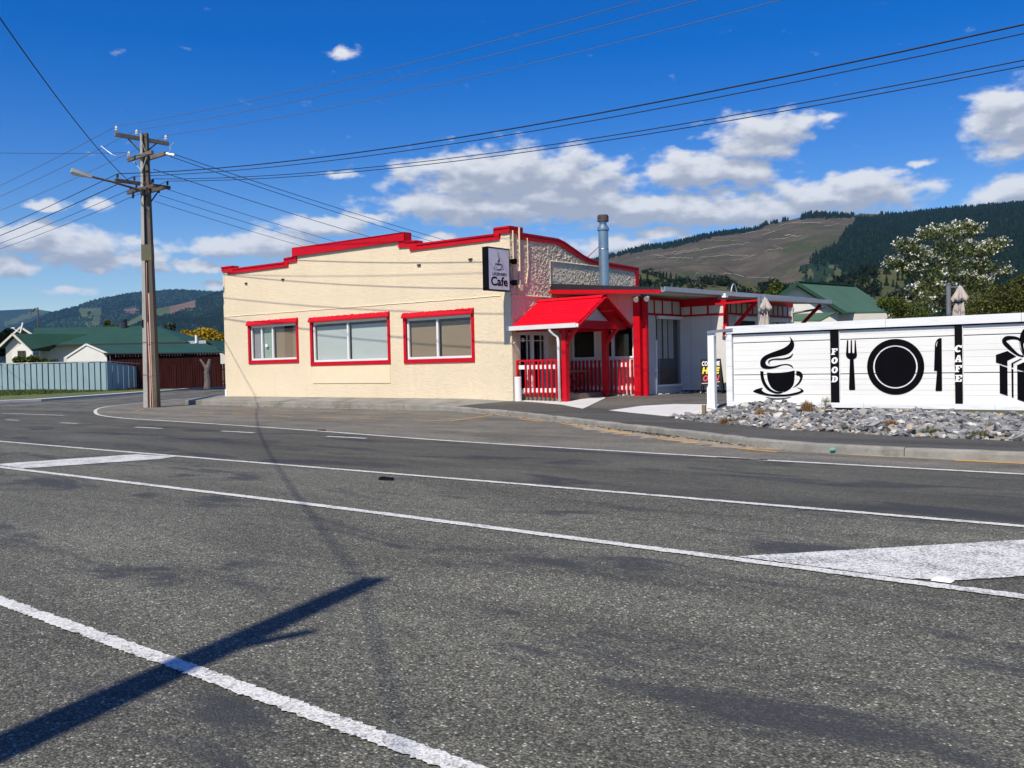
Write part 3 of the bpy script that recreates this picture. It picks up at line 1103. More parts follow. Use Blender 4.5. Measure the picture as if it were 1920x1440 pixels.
class Hill:
    """slope from a foot at distance r0 up to a ridge at distance r1 whose skyline runs through the given points"""

    def __init__(self, sky, r0, r1, px0, px1, nu, nv, amp, gul, seed, p=1.15, z0=-2):
        self.px = np.linspace(px0, px1, nu)
        sx, sy = zip(*sky)
        self.sy = np.interp(self.px, sx, sy)
        D = np.array([tuple(ray(a, b)) for a, b in zip(self.px, self.sy)])
        hd = np.hypot(D[:, 0], D[:, 1])
        self.dx, self.dy = D[:, 0] / hd, D[:, 1] / hd
        tan = D[:, 2] / hd
        self.r0, self.r1 = r0, r1
        v = np.linspace(0, 1.28, nv)
        self.v = v
        U, W = np.meshgrid(np.arange(nu), v)
        az = np.arctan2(self.dx, self.dy)[None, :] + 0 * W
        r = r0 + (r1 - r0) * W
        top = CAMZ + r1 * tan[None, :]
        prof = np.where(W <= 1, np.clip(W, 0, 1) ** p, 1 - (W - 1) * 1.5)
        nz = fbm(az * gul, W * 3.0 + az * gul * .25, 5, seed) * amp * np.sin(np.clip(W, 0, 1) * PI) ** .8
        Z = z0 + (top - z0) * prof + nz
        self.P = np.stack([self.dx[None, :] * r, self.dy[None, :] * r, Z], 2)
        self.nu, self.nv = nu, nv
        # picture coordinates of every grid point (to decide what grows where)
        d = self.P - np.array(CAM)
        z = d @ np.array(fw)
        self.sxp = 960 + FPX * (d @ np.array(rt)) / z
        self.syp = 720 - FPX * (d @ np.array(up)) / z

    def mesh(self, name, mats, zone):
        nu, nv = self.nu, self.nv
        idx = np.arange(nu * nv).reshape(nv, nu)
        F = np.stack([idx[:-1, :-1], idx[:-1, 1:], idx[1:, 1:], idx[1:, :-1]], 2).reshape(-1, 4)
        o = fast_mesh(name, self.P.reshape(-1, 3), F, mats, smooth=True)
        cx = self.sxp.reshape(-1)[F].mean(1)
        cy = self.syp.reshape(-1)[F].mean(1)
        z = zone(cx, cy, self)
        o.data.polygons.foreach_set('material_index', z.astype(np.int32))
        struct(o)
        return o

    def spot(self, px, py):
        """point of the slope seen at px, py"""
        c = int(np.clip(np.interp(px, self.px, np.arange(self.nu)), 0, self.nu - 1))
        m = self.v <= 1
        col = self.syp[m, c]
        k = int(np.argmin(np.abs(col - py)))
        return Vector(self.P[:, c][k])

    def random_points(self, n, test, vmax=1.01):
        m = int(self.nv * vmax / 1.28)
        i = nrs.randint(0, m, n)
        j = nrs.randint(0, self.nu, n)
        ok = test(self.sxp[i, j], self.syp[i, j])
        i, j = i[ok], j[ok]
        fu = nrs.rand(len(i))[:, None]
        fv = nrs.rand(len(i))[:, None]
        i2, j2 = np.minimum(i + 1, self.nv - 1), np.minimum(j + 1, self.nu - 1)
        return (self.P[i, j] * (1 - fu) + self.P[i, j2] * fu) * (1 - fv) + (self.P[i2, j] * (1 - fu) + self.P[i2, j2] * fu) * fv


def conifers(name, P, h0, h1, m, wide=.26, layers=2, sides=5):
    """many small conifers joined, each of stacked ragged cones"""
    n = len(P)
    h = nrs.uniform(h0, h1, n)
    V, F = [], []
    vb = []
    fb = []
    for l in range(layers):
        zb, zt, rr = (0.12 + .42 * l) if layers > 1 else .08, (.68 + .32 * l) if layers > 1 else 1, wide * (1 - .45 * l)
        b = len(vb)
        for k in range(sides):
            a = 2 * PI * k / sides + l
            vb.append((rr * math.cos(a), rr * math.sin(a), zb))
        vb.append((0, 0, zt))
        fb += [(b + k, b + (k + 1) % sides, b + sides) for k in range(sides)]
    vb, fb = np.array(vb), np.array(fb)
    rot = nrs.rand(n) * 2 * PI
    c, s = np.cos(rot), np.sin(rot)
    VV = np.empty((n, len(vb), 3))
    wj = nrs.uniform(.75, 1.3, (n, len(vb)))
    VV[:, :, 0] = P[:, None, 0] + h[:, None] * wj * (c[:, None] * vb[None, :, 0] - s[:, None] * vb[None, :, 1])
    VV[:, :, 1] = P[:, None, 1] + h[:, None] * wj * (s[:, None] * vb[None, :, 0] + c[:, None] * vb[None, :, 1])
    VV[:, :, 2] = P[:, None, 2] - 1 + h[:, None] * vb[None, :, 2]
    FF = fb[None] + (np.arange(n) * len(vb))[:, None, None]
    return tag(fast_mesh(name, VV.reshape(-1, 3), FF.reshape(-1, 3), m), kind='stuff')


def mat_hill(name, c, c2, s=.012, c3=None):
    m = bpy.data.materials.new(name)
    nt, b, _ = nodes(m)
    p = pos(nt)
    col = ramp(nt, noise(nt, p, s, 6, .65), [(.35, c), (.65, c2)])
    if c3:
        col = mixc(nt, ramp(nt, noise(nt, p, s * .45, 5, .6, .8), [(.5, 0), (.62, .85)]), col, c3)
    col = mixc(nt, 1.0, col, ramp(nt, noise(nt, p, s * 12, 3, .7), [(.3, .75), (.7, 1.15)]), 'MULTIPLY')
    nt.links.new(col, b.inputs['Base Color'])
    b.inputs['Roughness'].default_value = 1
    b.inputs['Specular IOR Level'].default_value = .0
    return m


HM = dict(
    forest=mat_hill('forest_floor', (.012, .026, .014), (.024, .040, .020)),
    cleared=mat_hill('felled_slope', (.058, .049, .034), (.10, .085, .060), .014, (.045, .058, .024)),
    meadow=mat_hill('hill_pasture', (.05, .062, .026), (.085, .085, .04), .01),
    leftforest=mat_hill('far_forest', (.018, .038, .030), (.030, .050, .034), .006),
    leftscrub=mat_hill('far_scrub', (.05, .075, .035), (.085, .10, .05), .01),
    felled=mat_hill('far_felled', (.11, .078, .062), (.15, .105, .08), .01),
    track=mat('pale_clay_track', (.22, .18, .13), 1, .15, .05),
    trees=mat_leaf('plantation_pine', (.005, .013, .005), (.018, .031, .010), .02, 0.),
    fartrees=mat_leaf('far_plantation', (.009, .020, .013), (.018, .032, .018), .01, 0.),
    scrubtree=mat_leaf('foothill_tree', (.010, .018, .008), (.032, .042, .016), .05, 0.),
)
SKY_R = [(560, 600), (900, 560), (1060, 505), (1142, 482), (1207, 465), (1260, 459), (1327, 442), (1392, 434), (1422, 429), (1435, 421), (1482, 412), (1505, 406), (1520, 402), (1602, 405), (1612, 400), (1680, 403), (1740, 397),
         (1790, 392), (1865, 387), (1920, 382), (2200, 360), (2700, 340), (3400, 400)]
hr = Hill(SKY_R, 750, 2300, 620, 3300, 760, 110, 95, 9.0, 3, 1.1)
BND = [(1615, 398), (1602, 415), (1590, 432), (1574, 452), (1545, 470), (1520, 485), (1505, 500), (1500, 545), (1500, 640)]


def bnd(py):
    return np.interp(py, [b[1] for b in BND], [b[0] for b in BND])


def zone_r(cx, cy, h):
    j = fbm(cx * .06, cy * .12, 3, 9) * 26
    z = np.where(cx + j > bnd(cy), 0, 1)
    knob = (cx > 1500) & (cx < 1580) & (cy > 500) & (cy < 545)
    z = np.where(knob & (fbm(cx * .05, cy * .1, 3, 5) > -.02), 2, z)
    top = (cx > 1606) & (cx < 1650) & (cy < 409) & (cy > 401)
    z = np.where(top, 2, z)
    return z


hr.mesh('hill', [HM['forest'], HM['cleared'], HM['meadow']], zone_r)


def in_forest(x, y):
    j = fbm(x * .06, y * .12, 3, 9) * 26
    knob = (x > 1500) & (x < 1580) & (y > 498) & (y < 545)
    top = (x > 1606) & (x < 1650) & (y < 409)
    return (x + j > bnd(y)) & (x < 2150) & ~(knob & (nrs.rand(len(x)) < .9)) & ~top


conifers('forest', hr.random_points(95000, in_forest), 7, 12, HM['trees'], .27, 2, 4)
# dark band of trees on the skyline and at the foot of the cleared face
ridge = [p for p in ((1142, 482), (1200, 467), (1260, 459), (1327, 442), (1392, 434), (1422, 430), (1478, 414))]


def on_ridge(x, y):
    sky = np.interp(x, [s[0] for s in SKY_R], [s[1] for s in SKY_R])
    d = y - sky
    lim = np.where(x < 1435, np.where((x > 1180) & (x < 1330), 7, 4), 3)
    lim = np.where((x > 1502) & (x < 1605), 9 - np.abs(x - 1535) * .07, lim)
    lim = np.where((x > 1478) & (x < 1502), 0, lim)
    return (x > 900) & (x < 1604) & (d < lim)


conifers('ridge_trees', hr.random_points(90000, on_ridge, 1.03), 8, 14, HM['trees'], .27, 2, 4)


def strip_px(line, w, name='dirt_track'):
    """clay track cut into the hill"""
    pts = []
    for (a, b), (c, d) in zip(line, line[1:]):
        k = max(2, int(abs(c - a) / 3))
        pts += [hr.spot(a + (c - a) * i / k, b + (d - b) * i / k) for i in range(k)]
    pts.append(hr.spot(*line[-1]))
    mbb = MB()
    V = []
    for i, p in enumerate(pts):
        r_ = Vector((p.x, p.y, 0)).normalized()
        ww = .62 * w * rnd.uniform(.6, 1.3)
        V += [p - r_ * ww * 1.6 + Vector((0, 0, 1.4)), p + r_ * ww * .8 + Vector((0, 0, 1.4 + ww))]
    mbb.add(V, [(2 * i, 2 * i + 2, 2 * i + 3, 2 * i + 1) for i in range(len(pts) - 1)])
    return struct(mbb.build(name, HM['track']))


c7z = lambda *q: [(1140 + x * .25, 380 + y * .25) for x, y in q]
strip_px(c7z((330, 405), (450, 385), (600, 365), (690, 352)), 1.6)
strip_px(c7z((360, 408), (520, 388), (650, 370), (760, 350), (860, 335), (1010, 318), (1060, 305)), 2.0)
strip_px(c7z((380, 415), (480, 420), (560, 422), (640, 427)), 2.4)
strip_px(c7z((700, 418), (800, 410), (890, 400), (960, 402), (1040, 406), (1120, 402)), 1.8)
strip_px(c7z((850, 545), (910, 540), (960, 548), (1020, 558)), 1.8)
strip_px(c7z((1040, 568), (1130, 570), (1240, 572)), 1.3)
strip_px(c7z((1285, 180), (1340, 165), (1420, 158), (1540, 158), (1610, 157)), 2.2)
strip_px(c7z((1390, 155), (1430, 147), (1475, 142)), 1.8)
strip_px(c7z((1630, 180), (1690, 175), (1735, 160)), 2.2)
strip_px(c7z((1335, 263), (1380, 253), (1430, 262)), 3.6)
strip_px(c7z((1200, 285), (1290, 275), (1400, 262), (1455, 250)), 1.5)
strip_px(c7z((1165, 247), (1215, 232), (1255, 220)), 2.4)
strip_px(c7z((1010, 245), (1060, 230), (1130, 218), (1220, 210)), 2.2)
strip_px(c7z((1250, 330), (1280, 342), (1310, 347), (1250, 358), (1180, 375)), 1.6)
strip_px(c7z((650, 560), (665, 545), (680, 535)), 1.6)
strip_px(c7z((760, 285), (850, 290), (1010, 285)), 1.2)
strip_px(c7z((210, 420), (250, 410)), 1.6)
strip_px(c7z((940, 445), (1000, 430), (1090, 405)), 1.2)

# foothill trees in front of the cleared slope: rounder crowns on a low rise
SKY_F = [(500, 690), (1100, 520), (1200, 508), (1280, 530), (1330, 524), (1400, 530), (1460, 534), (1520, 545), (1580, 525), (1640, 500), (1700, 505), (1780, 530), (1900, 560), (2300, 600), (2900, 660)]
hf = Hill(SKY_F, 320, 620, 700, 2700, 260, 30, 6, 14, 21, 1.0)
hf.mesh('foothill', [HM['meadow']], lambda a, b, h: np.zeros(len(a)))


def blobs(name, P, r0, r1, m, per=70, ls=.5, squash=.8):
    """broad-leaved trees far off, each a cloud of leaf clumps"""
    n = len(P)
    r = nrs.uniform(r0, r1, n)
    d = nrs.normal(0, 1, (n, per, 3))
    d /= np.linalg.norm(d, axis=2)[:, :, None]
    rad = nrs.rand(n, per) ** .33 * r[:, None]
    lump = 1 + .3 * np.sin(d[:, :, 0] * 5 + d[:, :, 2] * 4 + np.arange(n)[:, None])
    C = P[:, None, :] + d * (rad * lump)[:, :, None] * np.array([1, 1, squash]) + np.array([0, 0, 1])[None, None] * r[:, None, None] * .7
    return leaves(name, C.reshape(-1, 3), np.repeat(r, per) * ls, m)


def leaves(name, C, size, m, parent=None, droop=0.0):
    n = len(C)
    a = nrs.normal(0, 1, (n, 3))
    a /= np.linalg.norm(a, axis=1)[:, None]
    b = nrs.normal(0, 1, (n, 3))
    b -= a * (a * b).sum(1)[:, None]
    b /= np.linalg.norm(b, axis=1)[:, None]
    s = (size * nrs.uniform(.6, 1.3, n))[:, None] if not isinstance(size, float) else (size * nrs.uniform(.6, 1.3, n))[:, None]
    nn = np.cross(a, b)
    V = np.stack([C + a * s * .5, C + b * s * .28 + nn * s * .08, C - a * s * .5, C - b * s * .28 + nn * s * .08], 1)
    F = np.arange(n * 4).reshape(n, 4)
    return fast_mesh(name, V.reshape(-1, 3), F, m, parent)


def test_foot(x, y):
    dens = fbm(x * .02, y * .05, 3, 40)
    return (x > 900) & (x < 1640) & (dens > -.12) & ~((x > 1215) & (x < 1225) & (y > 520))


tag(blobs('foothill_trees', hf.random_points(2600, test_foot, 1.05), 1.6, 3.6, HM['scrubtree'], 60, .55), kind='stuff')
conifers('foothill_pines', hf.random_points(2200, lambda x, y: (x > 1555) & (x < 1690) & (fbm(x * .03, y * .05, 2, 44) > -.1), 1.03), 5, 8.5, HM['trees'], .2)
conifers('foothill_pines', hf.random_points(3800, lambda x, y: ((x > 1190) & (x < 1215)) | ((x > 1690) & (x < 1900)) | ((x > 1225) & (x < 1275)), 1.05), 4, 8, HM['trees'], .24)

# hills up the valley on the left
SKY_L1 = [(-1500, 560), (-700, 560), (-200, 590), (0, 581), (60, 578), (95, 583), (140, 600), (300, 640), (600, 680), (1200, 690)]
h1 = Hill(SKY_L1, 3500, 7000, -1200, 700, 300, 50, 160, 12, 31)
h1.mesh('hill', [HM['leftforest'], HM['leftscrub']], lambda a, b, h: np.where((np.abs(b - (590 + (60 - a) * .34)) < 5) & (a < 95) & (a > 10), 1, 0))
SKY_L2 = [(-900, 700), (-200, 660), (0, 628), (60, 604), (95, 586), (118, 580), (145, 573.5), (170, 563.5), (200, 557), (236, 550), (262, 547), (300, 544), (330, 542), (380, 545), (420, 547), (560, 560), (800, 640), (1000, 700)]
h2 = Hill(SKY_L2, 2300, 4800, -400, 950, 420, 70, 150, 11, 33)


def zone_l2(a, b, h):
    z = np.zeros(len(a))
    j = fbm(a * .12, b * .2, 3, 50) * 10
    p1 = (a + j > 148) & (a + j < 188) & (b > 578) & (b < 614) & (fbm(a * .06, b * .09, 3, 51) > -.12)
    z = np.where(p1, 1, z)
    z = np.where((np.hypot((a - 246) / 15, (b - 583) / 5) < 1), 2, z)
    return z


h2.mesh('hill', [HM['leftforest'], HM['leftscrub'], HM['felled']], zone_l2)
SKY_L3 = [(-300, 720), (180, 640), (235, 606), (268, 588), (300, 577), (330, 572), (360, 564), (390, 554), (422, 544), (470, 530), (600, 520), (760, 600), (900, 700)]
h3 = Hill(SKY_L3, 1500, 3300, 150, 860, 360, 60, 90, 13, 37)


def zone_l3(a, b, h):
    z = np.zeros(len(a))
    sky = np.interp(a, [s[0] for s in SKY_L3], [s[1] for s in SKY_L3])
    z = np.where((a > 290) & (a < 366) & (b - sky < 16 + fbm(a * .1, b * .1, 2, 4) * 8) & (b < 594), 2, z)
    z = np.where((a < 318) & (b - sky < 14), 1, z)
    return z


h3.mesh('hill', [HM['leftforest'], HM['leftscrub'], HM['felled']], zone_l3)
conifers('far_forest', np.concatenate([h2.random_points(48000, lambda x, y: (x < 440) & (x > -60) & (zone_l2(x, y, h2) < .5)), ]), 6, 9.5, HM['fartrees'], .36, 1, 4)
conifers('far_forest', h3.random_points(42000, lambda x, y: (x < 440) & (zone_l3(x, y, h3) < .5)), 4.5, 7, HM['fartrees'], .36, 1, 4)

# thin blue air between here and the far hills
hz = MB().box(-9300, 9300, -9300, 9300, -1.2, 760).build('haze', M['field'])
hz.data.materials.clear()
hm = bpy.data.materials.new('haze_air')
hm.use_nodes = True
hm.node_tree.nodes.clear()
ho = hm.node_tree.nodes.new('ShaderNodeOutputMaterial')
hv_ = hm.node_tree.nodes.new('ShaderNodeVolumePrincipled')
hv_.inputs['Color'].default_value = (.20, .50, 1.0, 1)
hv_.inputs['Density'].default_value = 4.2e-5
hv_.inputs['Anisotropy'].default_value = 0.0
hm.node_tree.links.new(hv_.outputs[0], ho.inputs['Volume'])
hz.data.materials.append(hm)
tag(hz, kind='stuff')

# ================================================================== CAFE BUILDING
WY = 22.2          # front wall face
XL, XR = -35.05, -19.0
cafe = thing('cafe_building', (-27, 24, .3), 'long cream roughcast cafe building with red capped stepped parapet', 'building')
TOP = [(-35.05, 5.80), (-34.23, 5.79), (-34.23, 5.67), (-30.62, 5.63), (-30.62, 5.78), (-30.08, 5.78), (-30.08, 6.12), (-23.7, 6.05), (-23.7, 5.74), (-23.14, 5.71), (-23.14, 5.59), (-19.6, 5.55), (-19.6, 5.74), (-18.985, 5.73)]
BOT = [(-35.05, 5.60), (-34.64, 5.58), (-34.64, 5.46), (-30.41, 5.43), (-30.41, 5.57), (-29.85, 5.575), (-29.85, 5.91), (-24.05, 5.83), (-24.05, 5.54), (-23.49, 5.52), (-23.49, 5.38), (-19.4, 5.35), (-19.4, 5.53), (-18.985, 5.52)]
WIN = [(-33.15, -30.02, 1.80, 3.20), (-29.02, -24.74, 1.66, 3.16), (-23.79, -20.70, 1.66, 3.06)]
ToY = lambda y: (lambda u, v, t: (u, y + t, v))          # plate facing the road; t runs inward
wall = [(XL, .1), (XR, .1), (XR, 5.56)] + [(x + math.copysign(.03, x + 27), z + .03) for x, z in reversed(BOT[1:-1])] + [(XL, 5.63)]
holes = [[(a, c), (a, d), (b, d), (b, c)] for a, b, c, d in WIN]
MB().plate([wall] + holes, ToY(WY), 0, .22).build('front_wall', M['cream'], cafe, fix=True)
cap = TOP + list(reversed(BOT))
MB().plate([cap], ToY(WY), -.055, .26).build('parapet_capping', M['red_rough'], cafe, fix=True)
lip = TOP + [(x, z - .06) for x, z in reversed(TOP)]
MB().plate([lip], ToY(WY), -.085, -.057).build('capping_lip', M['red'], cafe, fix=True)
mb = MB().box(XL - .004, XL + .14, WY + .23, 29.4, .1, 5.3)
mb.build('side_wall', M['cream'], cafe)
MB().box(XL + .15, XR - .2, 29.2, 29.4, .1, 4.7).build('back_wall', M['cream'], cafe)
MB().hexa([(XL + .15, 22.45, 4.3), (XR - .2, 22.45, 4.3), (XR - .2, 29.15, 4.05), (XL + .15, 29.15, 4.05)], [(XL + .15, 22.45, 4.4), (XR - .2, 22.45, 4.4), (XR - .2, 29.15, 4.15), (XL + .15, 29.15, 4.15)]).build('roof', M['roofblack'], cafe)
MB().box(XL + .2, XR - .3, 23.1, 23.14, .3, 4.25).build('dark_backdrop', M['dark'], cafe)  # near-black sheet standing in for the darkness behind the windows

# right-hand wall: real roughcast relief, sunlit only at a grazing angle
SP = [(22.2, 5.7), (22.8, 5.7), (22.81, 5.53), (24.6, 5.52), (24.95, 5.46), (25.4, 5.30), (26.03, 5.08), (26.4, 4.98), (26.8, 4.95), (29.45, 4.88)]
ST = [(22.14, 5.735), (22.8, 5.735), (22.8, 5.575), (24.63, 5.555), (24.95, 5.49), (25.4, 5.34), (26.03, 5.12), (26.4, 5.03), (26.7, 4.985), (27.6, 4.965), (29.5, 4.91)]
gy = np.arange(22.2, 29.46, .019)
gz = np.arange(2.0, 5.72, .019)
GY, GZ = np.meshgrid(gy, gz)
tex = fbm(GY * 13 + fbm(GY * 7, GZ * 7, 2, 8) * 2.4, GZ * 12 + fbm(GY * 7 + 9, GZ * 7, 2, 7) * 2.4, 3, 60)
H = np.clip(1 - np.abs(tex) * 5.0, 0, 1) ** 1.3 * .026 + fbm(GY * 24, GZ * 24, 2, 61) * .018
pan = (GY > 24.19) & (GZ > 4.04) & (GZ < 4.74) & (GY < 29.3)
edge = ((np.abs(GY - 24.19) < .03) & (GZ > 3.95) & (GZ < 4.8)) | ((np.abs(GZ - 4.77) < .03) & (GY > 24.16))
H = np.where(pan, H * .9 - .012, H)
H = np.where(edge, .035, H)
H = np.where((np.abs(GZ - 3.58) < .022) & (GY < 24.2), .045, H)
PX = XR + .002 + H
PZ = np.minimum(GZ, np.interp(GY, [p[0] for p in SP], [p[1] for p in SP]))
idx = np.arange(GY.size).reshape(GY.shape)
F = np.stack([idx[:-1, :-1], idx[:-1, 1:], idx[1:, 1:], idx[1:, :-1]], 2).reshape(-1, 4)
cy, cz = GY.ravel()[F].mean(1), PZ.ravel()[F]
okf = ((cz.max(1) - cz.min(1)) > 1e-4) & ~((cy > 22.56) & (cy < 24.10) & (cz.mean(1) < 2.48))
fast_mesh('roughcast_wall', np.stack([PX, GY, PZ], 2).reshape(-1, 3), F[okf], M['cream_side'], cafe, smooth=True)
ToX = lambda x: (lambda u, v, t: (x + t, u, v))
MB().plate([[(22.42, .1), (22.55, .1), (22.55, 2.5), (24.1, 2.5), (24.1, .1), (29.4, .1)] + list(reversed([p for p in SP if p[0] > 22.5])) + [(22.42, 5.66)]], ToX(XR), -.2, 0).build('wall_core', M['cream_flat'], cafe, fix=True)
SB = [(22.14, 5.52), (22.58, 5.50), (22.58, 5.35), (24.5, 5.36), (24.75, 5.31), (25.3, 5.14), (25.9, 4.97), (26.45, 4.84), (27.1, 4.80), (27.7, 4.77), (29.28, 4.73), (29.28, 3.6), (29.5, 3.6)]
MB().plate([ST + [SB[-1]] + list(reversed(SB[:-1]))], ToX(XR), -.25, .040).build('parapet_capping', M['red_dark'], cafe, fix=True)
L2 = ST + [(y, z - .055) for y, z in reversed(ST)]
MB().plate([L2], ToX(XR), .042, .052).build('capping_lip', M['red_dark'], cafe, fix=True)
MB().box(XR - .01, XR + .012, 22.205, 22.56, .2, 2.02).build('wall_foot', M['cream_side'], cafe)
# windows: surround > hood, frame, pane, blind
ww = [(.13, .12), (.13, .12), (.13, .12)]
for k, (a, b, c, d) in enumerate(WIN):
    mb = MB().box(a - .13, a, WY - .035, WY + .10, c - .14, d + .03).box(b, b + .12, WY - .035, WY + .10, c - .14, d + .16).box(a, b, WY - .035, WY + .10, c - .14, c)
    w = mb.build('window', M['red'], cafe)
    w['label'] = ('small window with a grey curtain, green pane and brown blind', 'wide window with pale blue blinds', 'window with two brown blinds')[k]
    # sloping hood with ragged roughcast edge
    V, F = [], []
    nh = 60
    for i in range(nh + 1):
        x = a - .15 + (b - a + .27) * i / nh
        j = rnd.gauss(0, .010)
        for y, z in ((WY - .003, d + .21 + j), (WY - .055, d + .195 + j), (WY - .115, d + .06), (WY - .115, d + .025), (WY - .003, d + .02)):
            V.append((x, y, z))
    for i in range(nh):
        for q in range(4):
            F.append((i * 5 + q, (i + 1) * 5 + q, (i + 1) * 5 + q + 1, i * 5 + q + 1))
    F += [tuple(range(5)), tuple(nh * 5 + q for q in range(4, -1, -1))]
    MB().add(V, F).build('hood', M['red_rough'], w, fix=True)
    mb = MB()
    y0, y1 = WY + .04, WY + .10
    t = .075
    for x0, x1, z0, z1 in ((a, b, c, c + t), (a, b, d - t, d), (a, a + t, c + t, d - t), (b - t, b, c + t, d - t)):
        mb.box(x0, x1, y0, y1, z0, z1)
    mul = [(a + (b - a) * f) for f in ((.235, .475) if k == 0 else (.475,) if k == 1 else (.475,))]
    for x in mul:
        mb.box(x - .04, x + .04, y0 - .004, y1, c + t, d - t)
    mb.build('frame', M['white_alu'], w)
    xs = [a + t] + mul + [b - t]
    for i, (x0, x1) in enumerate(zip(xs, xs[1:])):
        MB().box(x0 + .02, x1 - .02, WY + .068, WY + .074, c + t, d - t).build('pane', M['glass'], w)
        bm_ = M['blind_brown'] if k == 2 or (k == 0 and i == 2) else M['blind_pale'] if k == 1 else M['curtain'] if i == 0 else M['green_glass']
        gap = .10 if (k, i) in ((0, 2), (1, 1), (2, 1)) else .02
        top = d - t - (.14 if k != 0 or i == 2 else 0)
        mb = MB()
        if (k, i) == (0, 0):
            ns = 26
            V = [(x0 + (x1 - x0) * q / ns, WY + .16 + .018 * math.sin(q * 1.9), z) for z in (c, d) for q in range(ns + 1)]
            mb.add(V, [(q, q + 1, ns + 2 + q, ns + 1 + q) for q in range(ns)])
        else:
            mb.box(x0 + gap, x1 - .0, WY + .15, WY + .155, c + .02, top)
            if top < d - t:
                mb.box(x0 + gap, x1 - .0, WY + .135, WY + .19, top, top + .05)
        mb.build('blind', bm_, w)
    if k == 0:
        MB().box(xs[1] + .2, xs[1] + .36, WY + .062, WY + .066, 2.33, 2.45).build('notice', M['white'], w)
    MB().box(a - .1, b + .1, WY + .24, WY + .26, c - .1, d + .1).build('backing', M['dark'], w)
MB().box(-29.05, -24.66, WY - .022, WY + .02, .85, 1.49).build('cover_panel', M['cream_flat'], cafe)
for x, z in ((-33.32, 4.99), (-30.79, 4.96), (-23.07, 4.87), (-20.67, 4.85)):
    MB().box(x - .075, x + .075, WY - .05, WY + .01, z - .035, z + .02).build('air_vent', M['debris'], cafe)
# hairline joint across the wall, raised seam
V, F = [], []
for i in range(161):
    x = XL + .03 + (15.6) * i / 160
    z = 3.685 - .10 * i / 160 + rnd.gauss(0, .006)
    V += [(x, WY - .002, z + .02), (x, WY - .022, z), (x, WY - .002, z - .012)]
F = [(3 * i + q, 3 * i + 3 + q, 3 * i + 4 + q, 3 * i + 1 + q) for i in range(160) for q in (0, 1)]
MB().add(V, F).build('wall_seam', M['cream_flat'], cafe)
# pipes and cables at the corner
MB().tube([(XR + .05, WY + .10, 5.60), (XR + .05, WY + .11, 3.9), (XR + .06, WY + .14, 3.75)], .022).build('conduit', M['cream_flat'], cafe)
MB().tube([(XR + .06, WY + .40, 5.72), (XR + .05, WY + .40, 4.1), (XR + .05, WY + .38, 3.85)], .028).build('conduit', M['cream_flat'], cafe)
MB().tube([(XR + .07, WY + .78, 5.42), (XR + .06, WY + .80, 5.1), (XR + .05, WY + .82, 4.5), (XR + .05, WY + .72, 4.0), (XR + .05, WY + .42, 3.85)], .016).build('cable', M['cream_flat'], cafe)
MB().box(XR + .02, XR + .13, WY + .28, WY + .46, 3.72, 3.92).build('junction_box', M['cream_flat'], cafe)
MB().tube([(XR + .05, WY + .3, 3.72), (XR + .06, WY + .34, 3.5), (XR + .07, WY + .3, 3.62)], .02).build('cable', M['cream_flat'], cafe)
MB().box(XL - .03, XL + .12, WY - .03, WY + .05, .18, .62).build('corner_guard', M['white'], cafe)
# double door in the side wall, under the porch
dr = MB()
for y0, y1 in ((22.56, 22.64), (23.2, 23.32), (23.9, 24.08)):
    dr.box(XR - .12, XR - .02, y0, y1, .4, 2.46)
for y0, y1 in ((22.64, 23.2), (23.32, 23.9)):
    dr.box(XR - .12, XR - .02, y0, y1, .4, .62)
    dr.box(XR - .12, XR - .02, y0, y1, 2.34, 2.46)
    dr.box(XR - .085, XR - .055, (y0 + y1) / 2 + .09, (y0 + y1) / 2 + .12, .62, 2.34)
    dr.box(XR - .085, XR - .055, y0, y1, 2.15, 2.18)
door = dr.build('door', M['white'], cafe)
for y0, y1 in ((22.64, 23.2), (23.32, 23.9)):
    MB().box(XR - .10, XR - .09, y0, y1, .62, 2.34).build('pane', M['glassdark'], door)
MB().box(XR - .02, XR + .03, 23.27, 23.30, 1.25, 1.5).build('handle', M['black'], door)
MB().box(XR - .05, XR - .04, 22.74, 22.86, 2.12, 2.24).build('notice', M['white'], door)
MB().box(XR - .55, XR - .5, 22.5, 24.2, .3, 2.5).build('backing', M['dark'], door)

# ------------------------------------------------------------------ hanging sign
sign = thing('cafe_sign', (-18.87, 21.5, 3.6), 'black framed projecting box sign reading Licensed Cafe', 'sign')
sx0, sx1, sy0, sy1, sz0, sz1 = -18.99, -18.77, 20.9, 21.92, 3.66, 4.97
mb = MB().box(sx0, sx1 - .012, sy0, sy1, sz0, sz1)
for y0, y1, z0, z1 in ((sy0, sy1, sz0, sz0 + .035), (sy0, sy1, sz1 - .035, sz1), (sy0, sy0 + .035, sz0 + .035, sz1 - .035), (sy1 - .035, sy1, sz0 + .035, sz1 - .035)):
    mb.box(sx1 - .012, sx1, y0, y1, z0, z1)
case = mb.build('case', M['black'], sign)
MB().box(sx1 - .011, sx1 - .004, sy0 + .035, sy1 - .035, sz0 + .035, sz1 - .035).build('face', M['signface'], sign)
fa, fb_ = sy0 + .035, sz0 + .035
fW, fH = sy1 - sy0 - .07, sz1 - sz0 - .07
TS = lambda u, v, t: (sx1 - .004 + t, fa + u * fW, fb_ + v * fH)
mb = MB()
text_into(mb, 'LICENSED', .18, .87, .345, .415, TS, .003, offset=.028)
text_into(mb, 'Cafe', .10, .91, .09, .315, TS, .003, offset=.026)
mb.build('lettering', M['ink'], sign)
cs = lambda *q: [((x - 206) / 277, 1 - (y - (103 + (x - 200) * .12)) / 578) for x, y in q]
mb = MB()
stroke(mb, smooth_loop(cs((297, 322), (300, 352), (310, 385), (325, 408), (345, 414), (366, 405), (378, 380), (382, 350)), 5, False), .014, TS, 0, .003)
